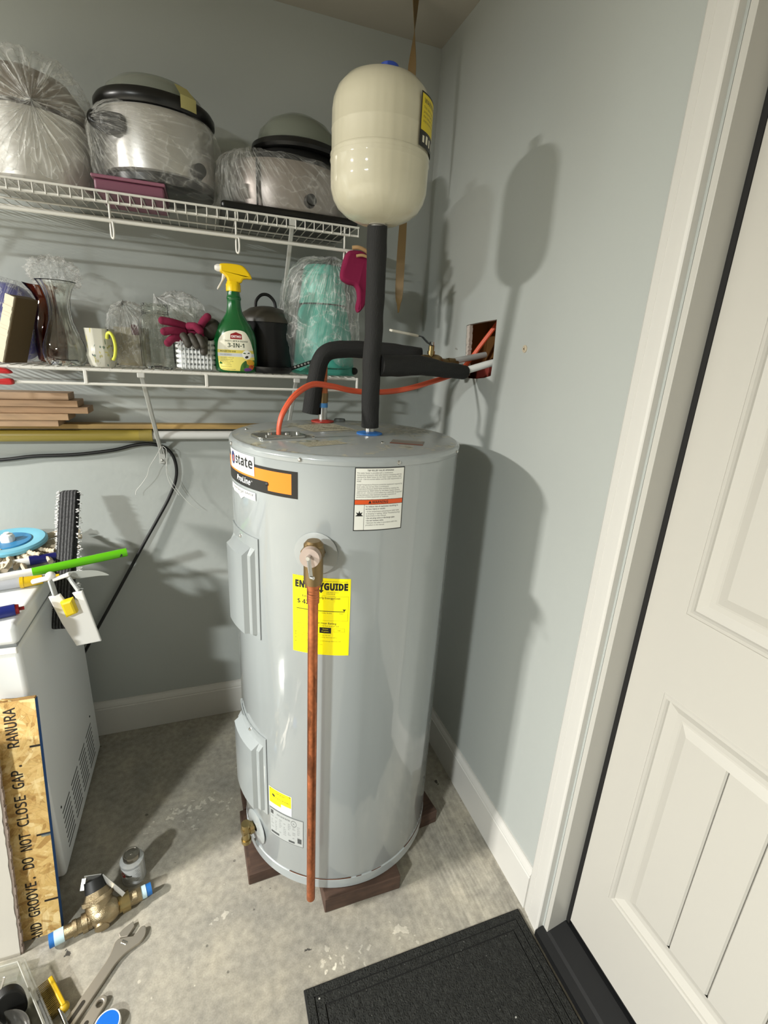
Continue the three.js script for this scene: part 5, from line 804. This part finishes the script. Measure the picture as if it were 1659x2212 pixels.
// ---------- boards leaning on the freezer ----------
{
  // strand board: canvas of overlapping wood flakes with stamped lettering running up the right edge
  const W = 1.0, HT = 0.657, tex = canvasTex(1536, 1009, (x, w, h) => {
    const r = rng(77); x.fillStyle = '#cfab68'; x.fillRect(0, 0, w, h);
    for (let i = 0; i < 5200; i++) { const k = r(), L = 24 + r() * 90, b = 6 + r() * 20; x.save(); x.translate(r() * w, r() * h); x.rotate((r() - 0.5) * 3.1); x.globalAlpha = 0.35 + r() * 0.4; x.fillStyle = k < 0.18 ? '#f0d7a0' : k < 0.5 ? '#e2c180' : k < 0.76 ? '#d3ad6a' : k < 0.92 ? '#bf9452' : '#a0773c'; x.beginPath(); x.moveTo(-L / 2, -b / 3); x.lineTo(L * 0.3, -b / 2); x.lineTo(L / 2, b * 0.1); x.lineTo(L * 0.2, b / 2); x.lineTo(-L * 0.4, b / 3); x.fill(); if (k > 0.55) { x.globalAlpha = 0.25; x.strokeStyle = '#6a4a22'; x.stroke(); } x.restore(); }
    x.globalAlpha = 1; const px = w / W; x.fillStyle = '#1d160e';
    x.save(); x.translate(w - 0.043 * px, h); x.rotate(-Math.PI / 2); x.font = `bold ${0.033 * px}px monospace`; x.fillText('AND GROOVE.', 0.018 * px - 40, 0, 0.19 * px); x.fillText('DO NOT CLOSE GAP.', 0.2 * px, 0, 0.295 * px); x.fillText('RANURA Y LENGUETA', 0.535 * px, 0, 0.3 * px); x.restore();
    for (const [k, L] of [[0.102, 0.03], [0.292, 0.03], [0.535, 0.022]]) x.fillRect(w - L * px, h - k * px, L * px, 8); x.fillStyle = '#2c5a86'; x.globalAlpha = 0.5; x.fillRect(w - 0.02 * px, h - 0.29 * px, 0.02 * px, 12);
  });
  const t = thing('strand_board', 'flaked wood strand board with stamped black lettering leaning on the freezer front', 'board', [-1.231, 0.001, 0.742], { rot: [-0.182, 0, 0], order: 'YXZ' });
  const face = new THREE.PlaneGeometry(W, HT).translate(-W / 2, HT / 2, 0.0003);
  part('face', [face], mat(0xffffff, 0.7, { map: tex, bumpMap: tex, bumpScale: 0.0012 }), t);
  part('core', [box(-W, -0.0012, 0, HT, -0.018, 0, 0.0015)], mat(0xa07c48, 0.85), t);
  part('painted_edge', [box(-0.0014, 0.0004, 0.001, HT - 0.004, -0.0178, -0.0002, 0.0008)], mat(0x1f4f8a, 0.6), t, 'blue painted edge');
  const r = rng(4); for (let k = 0; k < 22; k++) { const x = -0.004 - r() * 0.16, L = 0.01 + r() * 0.03; part('splinter', bar([x, HT - 0.0005, -0.002 - r() * 0.014], [x - L, HT + r() * 0.003, -0.002 - r() * 0.014], 0.0015, 0.003), mat([0xc9a868, 0xb08b50, 0xd6bb84][k % 3], 0.9), t); }
}
{
  const t = thing('drywall_offcut', 'off-white drywall sheet with torn edge leaning in front of strand board', 'board', [-1.311, 0.001, 0.774], { rot: [-0.182, 0, 0.0], order: 'YXZ' });
  const r = rng(14), n = 40, H0 = 0.6, edge = []; for (let i = 0; i <= n; i++) edge.push([-0.003 + 0.0025 * noise(i * 0.7, 2, 3) - (r() - 0.5) * 0.002, H0 * i / n]);
  part('sheet', [ext(shape([[-0.8, 0], ...edge, [-0.8, H0]]), 0.0127, 0.0005).translate(0, 0, -0.0127)], mat(0xb5b0a6, 0.85), t);
  const bits = []; for (let i = 0; i < 60; i++) { const y = H0 * i / 60; bits.push(box(-0.003, 0.001 + r() * 0.003, y, y + H0 / 58, -0.0115, -0.0015)); }
  part('torn_edge', bits, mat(0x8f8076, 0.95), t, 'ragged gypsum edge');
}
// ---------- tools on the floor ----------
const toolSteel = mat(0xb5aea2, 0.36, { metalness: 0.75 }), chrome = mat(0xc8c6c0, 0.14, { metalness: 1 });
{
  const X = -1.07, Z = 0.645, t = thing('primer_can', 'small silver can with screw lid and red mark on floor by freezer', 'can', [X, 0, Z]);
  wpart('body', [lathe([[0, 0.002], [0.029, 0.002], [0.031, 0.0005], [0.0315, 0.003], [0.031, 0.006], [0.031, 0.066], [0.0318, 0.069], [0.031, 0.072], [0.027, 0.074], [0.0215, 0.077], [0, 0.077]], 48).translate(X, 0, Z)], mat(0xc4c6c6, 0.3, { metalness: 0.35 }), t);
  wpart('lid', [lathe([[0.0205, 0.077], [0.022, 0.078], [0.022, 0.089], [0.0205, 0.0925], [0.018, 0.0935], [0.0165, 0.0915], [0.004, 0.0915], [0.003, 0.093], [0, 0.093]], 36).translate(X, 0, Z)], mat(0x8d897f, 0.3, { metalness: 0.9 }), t);
  wpart('label', [wrap(175, 40, 0.01, 0.064, 0.0314, 28, X, Z)], mat(0xffffff, 0.4, { map: canvasTex(512, 384, (x, w, h) => { x.fillStyle = '#c6c8c8'; x.fillRect(0, 0, w, h); x.fillStyle = '#b42a2c'; x.beginPath(); x.arc(150, 150, 62, 0, 7); x.fill(); x.fillStyle = '#e6dcd8'; x.font = 'bold 80px sans-serif'; x.fillText('P', 128, 178); x.fillStyle = '#b42a2c'; x.fillRect(96, 66, 100, 14); x.fillStyle = '#2a2a2a'; x.fillRect(214, 140, 120, 26); x.fillStyle = '#8a8c8c'; for (let i = 0; i < 9; i++) x.fillRect(100 + (i % 2) * 20, 240 + i * 14, 190 - (i % 3) * 30, 6); x.fillStyle = '#5d6064'; for (let i = 0; i < 14; i++) x.fillRect(390 + (i * 37) % 60, 40 + i * 22, 40, 8); }) }), t, 'printed label with red round mark');
}
{
  // pressure valve assembly lying on its side, ends wrapped in thread tape
  const A = V(-1.2415, 0.024, 0.776), B = V(-1.024, 0.024, 0.715), D = B.clone().sub(A), L = D.length(), d = D.clone().normalize(), P = (s) => A.clone().addScaledVector(d, s * L), c = V(-1.15, 0.024, 0.748);
  const t = thing('pressure_valve', 'brass pressure reducing valve with tape wrapped ends lying on the floor', 'valve', [-1.14, 0, 0.745]);
  const br = mat(0xa8987a, 0.36, { metalness: 1, bumpMap: insulTex, bumpScale: 0.0008 });
  wpart('body', [rod(P(0.2), P(0.92), 0.018, 0.018, 28), ball(...P(0.52).add(V(0, 0.006, 0)).toArray(), 0.033, 1.25, 0.95, 1.05, 28), rod(P(0.29), P(0.345), 0.0235, 0.0235, 8), rod(P(0.2), P(0.24), 0.02, 0.02, 28), rod(P(0.1), P(0.21), 0.0165, 0.0165, 28), rod(P(0.345), P(0.39), 0.0205, 0.0205, 20), rod(P(0.49), P(0.5).add(V(0.004, -0.006, 0.034)), 0.02, 0.017, 20)], br, t);
  wpart('union_nut', [rod(P(0.7), P(0.79), 0.0255, 0.0255, 8), rod(P(0.64), P(0.705), 0.0205, 0.0205, 24)], brass, t);
  wpart('nipple', [rod(P(0.8), P(0.9), 0.016, 0.016, 20), rod(P(0.82), P(0.87), 0.019, 0.019, 20)], br, t);
  // bonnet rises toward the back left
  const u = V(-0.25, 0.72, -0.62).normalize(), b0 = P(0.49), bp = (k) => b0.clone().addScaledVector(u, k);
  wpart('bonnet', [rod(bp(0.012), bp(0.04), 0.034, 0.033, 32), rod(bp(0.036), bp(0.046), 0.038, 0.038, 32), rod(bp(0.046), bp(0.06), 0.033, 0.026, 32)], br, t);
  wpart('cap', [rod(bp(0.058), bp(0.088), 0.026, 0.023, 24)], matteBlack, t, 'black adjusting cap');
  const s0 = P(0.74).add(V(0, 0.027, 0)), s1 = bp(0.094).add(V(0.022, 0, 0.004)), s2 = bp(0.096).add(V(-0.02, 0, 0)), s3 = bp(0.07).add(V(-0.03, 0, 0.004)), sm = mat(0xb4b2ac, 0.35, { metalness: 0.8 });
  wpart('strap', [bar(s0, s1, 0.012, 0.0025, 0.001), bar(s1, s2, 0.014, 0.0025, 0.001), bar(s2, s3, 0.012, 0.0025, 0.001)], sm, t, 'bent steel strap');
  const r1 = mat(0xb4cdd4, 0.6), bl = mat(0x1c62a8, 0.5);
  wpart('thread_tape', [rod(P(0.02), P(0.115), 0.0172, 0.0172, 24)], r1, t, 'pale blue thread tape'); wpart('thread_tape', [rod(P(0.9), P(0.975), 0.0165, 0.0165, 24)], r1, t, 'pale blue thread tape');
  wpart('tube_end', [rod(P(-0.03), P(0.025), 0.0165, 0.0165, 24)], bl, t, 'blue end'); wpart('tube_end', [rod(P(0.97), P(1.035), 0.0155, 0.0155, 24)], bl, t, 'blue end');
}
function wrench(label, tip, ang, flipSide) {
  const t = thing('adjustable_wrench', label, 'wrench', [tip[0], 0, tip[1]], { rot: [0, ang, 0], group: 'adjustable wrenches on the floor' });
  // authored with the handle running along -x from the head, y up, z across
  const body = new THREE.Shape(); body.moveTo(0.012, -0.028); body.bezierCurveTo(0.02, -0.02, 0.014, -0.012, 0.004, -0.0125); body.lineTo(-0.012, -0.0125); body.lineTo(-0.02, 0.006); body.lineTo(-0.03, 0.022); body.lineTo(-0.04, 0.024); body.bezierCurveTo(-0.052, 0.02, -0.062, 0.0135, -0.085, 0.0125); body.lineTo(-0.27, 0.0135); body.bezierCurveTo(-0.295, 0.0135, -0.295, -0.0135, -0.27, -0.0135); body.lineTo(-0.08, -0.0115); body.bezierCurveTo(-0.055, -0.013, -0.04, -0.022, -0.022, -0.034); body.bezierCurveTo(-0.008, -0.041, 0.004, -0.036, 0.012, -0.028);
  const hole = new THREE.Path(); hole.absarc(-0.272, 0, 0.0075, 0, 7, true); body.holes.push(hole);
  const sl = new THREE.Path(); sl.moveTo(-0.16, 0.0045); sl.lineTo(-0.235, 0.0045); sl.absarc(-0.235, 0, 0.0045, Math.PI / 2, Math.PI * 1.5, false); sl.lineTo(-0.16, -0.0045); sl.absarc(-0.16, 0, 0.0045, -Math.PI / 2, Math.PI / 2, false); 
  part('body', [ext(body, 0.011, 0.002).rotateX(-Math.PI / 2).scale(1, 1, flipSide).translate(0, 0.0005, 0)].map((g) => flipSide < 0 ? flip(g) : g), toolSteel, t);
  part('handle_groove', [ext(new THREE.Shape(sl.getPoints(12)), 0.0006).rotateX(-Math.PI / 2).translate(0, 0.0113, 0)], mat(0x4a463f, 0.5, { metalness: 0.8 }), t);
  const jaw = new THREE.Shape(); jaw.moveTo(0.016, 0.016); jaw.lineTo(0.008, 0.005); jaw.lineTo(-0.018, 0.004); jaw.lineTo(-0.026, 0.02); jaw.lineTo(-0.02, 0.03); jaw.lineTo(-0.006, 0.027);
  const J = ext(jaw, 0.009, 0.0015).rotateX(-Math.PI / 2).scale(1, 1, flipSide).translate(0, 0.0015, 0); part('jaw', [flipSide < 0 ? flip(J) : J], toolSteel, t);
  const k = []; for (let i = 0; i < 6; i++) k.push(new THREE.TorusGeometry(0.0052, 0.0013, 6, 20).translate(0, 0, i * 0.0026)); part('thumb_screw', [rod([0, 0, 0], [0, 0, 0.0145], 0.005, 0.005, 16), ...k].map((g) => g.translate(-0.032, 0.0075, -0.0075)), chrome, t);
  return t;
}
wrench('adjustable wrench with open jaws pointing at the brass valve', [-1.052, 0.802], Math.atan2(0.18, 0.125) + 0.0, 1);
{ const w = wrench('second adjustable wrench whose round handle end lies beside the first wrench', [-1.262, 1.17], Math.atan2(0.18, 0.125) + Math.PI, -1); }
{
  const X = -1.083, Z = 0.995, t = thing('bottle_cap', 'round blue cap with white rim on the floor beside the wrenches', 'cap', [X, 0, Z]);
  wpart('rim', [lathe([[0.0245, 0.001], [0.0275, 0.001], [0.028, 0.006], [0.0275, 0.016], [0.0262, 0.0175], [0.0245, 0.0165]], 44).translate(X, 0, Z)], whitePl, t);
  wpart('top', [lathe([[0, 0.0165], [0.0246, 0.0165], [0.0246, 0.002], [0, 0.002]], 44).translate(X, 0, Z)], mat(0x0f62c0, 0.35), t, 'bright blue top');
}
{
  // clear open tray at the corner of the frame, with a black tool in it; its sides follow an outline in x, z
  const out = [[-1.6, 0.818], [-1.297, 0.823], [-1.206, 0.973], [-1.13, 1.1], [-1.25, 1.35], [-1.6, 1.35]], hh = 0.05, t = thing('clear_bin', 'clear plastic open tray on the floor at lower left corner', 'tray', [-1.297, 0, 0.823]), pl = mat(0xe9e9e4, 0.1, { transmission: 0.93, thickness: 0, ior: 1.45 });
  const rim = mat(0xd9d8d0, 0.2, { transmission: 0.6, thickness: 0 });
  out.forEach((p, i) => { const q = out[(i + 1) % out.length]; wpart('wall', bar([p[0], hh / 2 + 0.0005, p[1]], [q[0], hh / 2 + 0.0005, q[1]], 0.0018, hh).applyMatrix4(new THREE.Matrix4()), pl, t); wpart('rim', bar([p[0], hh, p[1]], [q[0], hh, q[1]], 0.005, 0.003, 0.001), rim, t); });
  wpart('bottom', ext(shape(out.map((p) => [p[0], -p[1]])), 0.0018).rotateX(-Math.PI / 2).translate(0, 0.0006, 0), pl, t);
  // smoked inner dish standing in it
  wpart('dish', lathe([[0, 0.004], [0.05, 0.004], [0.058, 0.02], [0.06, 0.055], [0.0585, 0.055], [0.056, 0.022], [0.048, 0.006]], 40).translate(-1.29, 0.001, 0.985), mat(0x8a8780, 0.12, { transmission: 0.75, thickness: 0 }), t, 'smoky round dish');
}
{
  const t = thing('pliers', 'black tool with shiny steel edge standing in the clear bin', 'tool', [-1.275, 0.01, 0.9]);
  wpart('head', [ext(smooth([[-0.02, 0], [-0.028, 0.05], [-0.016, 0.085], [0.004, 0.088], [0.02, 0.07], [0.024, 0.03], [0.014, 0]], 50), 0.022, 0.004).rotateY(0.5).rotateZ(0.15).translate(-1.283, 0.01, 0.9)], matteBlack, t);
  wpart('jaw_edge', [bar([-1.297, 0.105, 0.885], [-1.315, 0.05, 0.965], 0.006, 0.003, 0.001)], chrome, t, 'shiny steel edge');
  wpart('arm', [bar([-1.31, 0.075, 0.925], [-1.42, 0.065, 0.94], 0.026, 0.016, 0.004)], blackPlastic, t); wpart('arm_edge', [bar([-1.312, 0.088, 0.936], [-1.42, 0.078, 0.951], 0.004, 0.003, 0.001)], chrome, t);
}
{
  // small wire brush: yellow back, dark bristles, steel handle rod
  const c = V(-1.206, 0.001, 0.905), t = thing('scrub_brush', 'small yellow backed brush with dark bristles beside the clear tray', 'brush', [c.x, c.y, c.z], { rot: [0, -1.0, 0] });
  part('back', [box(-0.043, 0.04, 0.004, 0.03, -0.011, -0.001, 0.003), ball(0.038, 0.017, -0.006, 0.011)], mat(0xb8960f, 0.4), t);
  const r = rng(19), bs = []; for (let i = 0; i < 20; i++) for (let j = 0; j < 5; j++) bs.push(rod([-0.041 + i * 0.0039, 0.007 + j * 0.005, -0.002], [-0.042 + i * 0.004 + (r() - 0.5) * 0.002, 0.003 + j * 0.0062, 0.024], 0.0012, 0.001, 5));
  const b = part('bristles', bs, mat(0x6a5414, 0.7), t); b.userData.kind = 'stuff';
  part('shank', [rod([0.034, 0.02, 0.002], [0.092, 0.012, 0.004], 0.0048, 0.0048, 14)], chrome, t, 'bright steel rod');
}
// ---------- door mat ----------
{
  const x0 = -0.648, x1 = -0.031, z0 = 1.064, z1 = 1.97, S = 512, r = rng(2);
  const tex = dataTex(S, S, (u, v) => { const X = u * 0.4, Z = v * 0.4, n = noise(X * 420, Z * 420, 1) * 0.6 + noise(X * 170, Z * 170, 3) * 0.6, k = 27 + 26 * n + 10 * noise(X * 60, Z * 60, 7); return [C8(k), C8(k + 1), C8(k - 2)]; }, { srgb: true });
  const bump = dataTex(S, S, (u, v) => { const X = u * 0.4, Z = v * 0.4, row = Math.floor(Z / 0.02), fx = ((X + (row % 2) * 0.02) / 0.04) % 1, fz = (Z / 0.02) % 1, g = Math.min(fz, 1 - fz) * 0.02, e = Math.min(fx, 1 - fx) * 0.04, k = Math.min(1, Math.min(g, e) / 0.0035), q = 100 + 50 * k + 80 * noise(X * 300, Z * 300, 5) + 50 * noise(X * 90, Z * 90, 2); return [C8(q), C8(q), C8(q)]; });
  const carpet = mat(0xffffff, 0.97, { map: tex, bumpMap: bump, bumpScale: 0.0055 }), t = thing('door_mat', 'dark charcoal ribbed door mat on the concrete in front of the door', 'mat', [x0, 0, z0]);
  wpart('backing', [uvm(box(x0, x1, 0.0005, 0.0055, z0, z1, 0.002), 2.5)], mat(0x151514, 0.85), t);
  const frame = (a, b, y) => { const k = [box(x0 + a, x1 - a, 0.005, y, z0 + a, z0 + b, 0.001), box(x0 + a, x1 - a, 0.005, y, z1 - b, z1 - a, 0.001), box(x0 + a, x0 + b, 0.005, y, z0 + b, z1 - b, 0.001), box(x1 - b, x1 - a, 0.005, y, z0 + b, z1 - b, 0.001)]; wpart('border', uvm(join(k), 2.5), carpet, t); };
  frame(0.004, 0.022, 0.0085); frame(0.0245, 0.044, 0.0085);
  wpart('field', [uvm(box(x0 + 0.047, x1 - 0.047, 0.005, 0.0088, z0 + 0.047, z1 - 0.047, 0.001), 2.5)], carpet, t);
  const lint = []; for (let k = 0; k < 70; k++) { const x = x0 + 0.03 + r() * 0.56, z = z0 + 0.02 + r() * 0.5, a = r() * 6, L = r() < 0.12 ? 0.006 : 0.0016; lint.push(rod([x, 0.0095, z], [x + L * Math.cos(a), 0.0097, z + L * Math.sin(a)], 0.0004, 0.0004, 4)); }
  for (const [x, z] of [[-0.18, 1.27], [-0.617, 1.093]]) lint.push(box(x, x + 0.004, 0.009, 0.0105, z, z + 0.003));
  const l = wpart('lint', lint, mat(0x9a9a94, 0.9), t); l.userData.kind = 'stuff';
}

renderer.render(scene, camera);
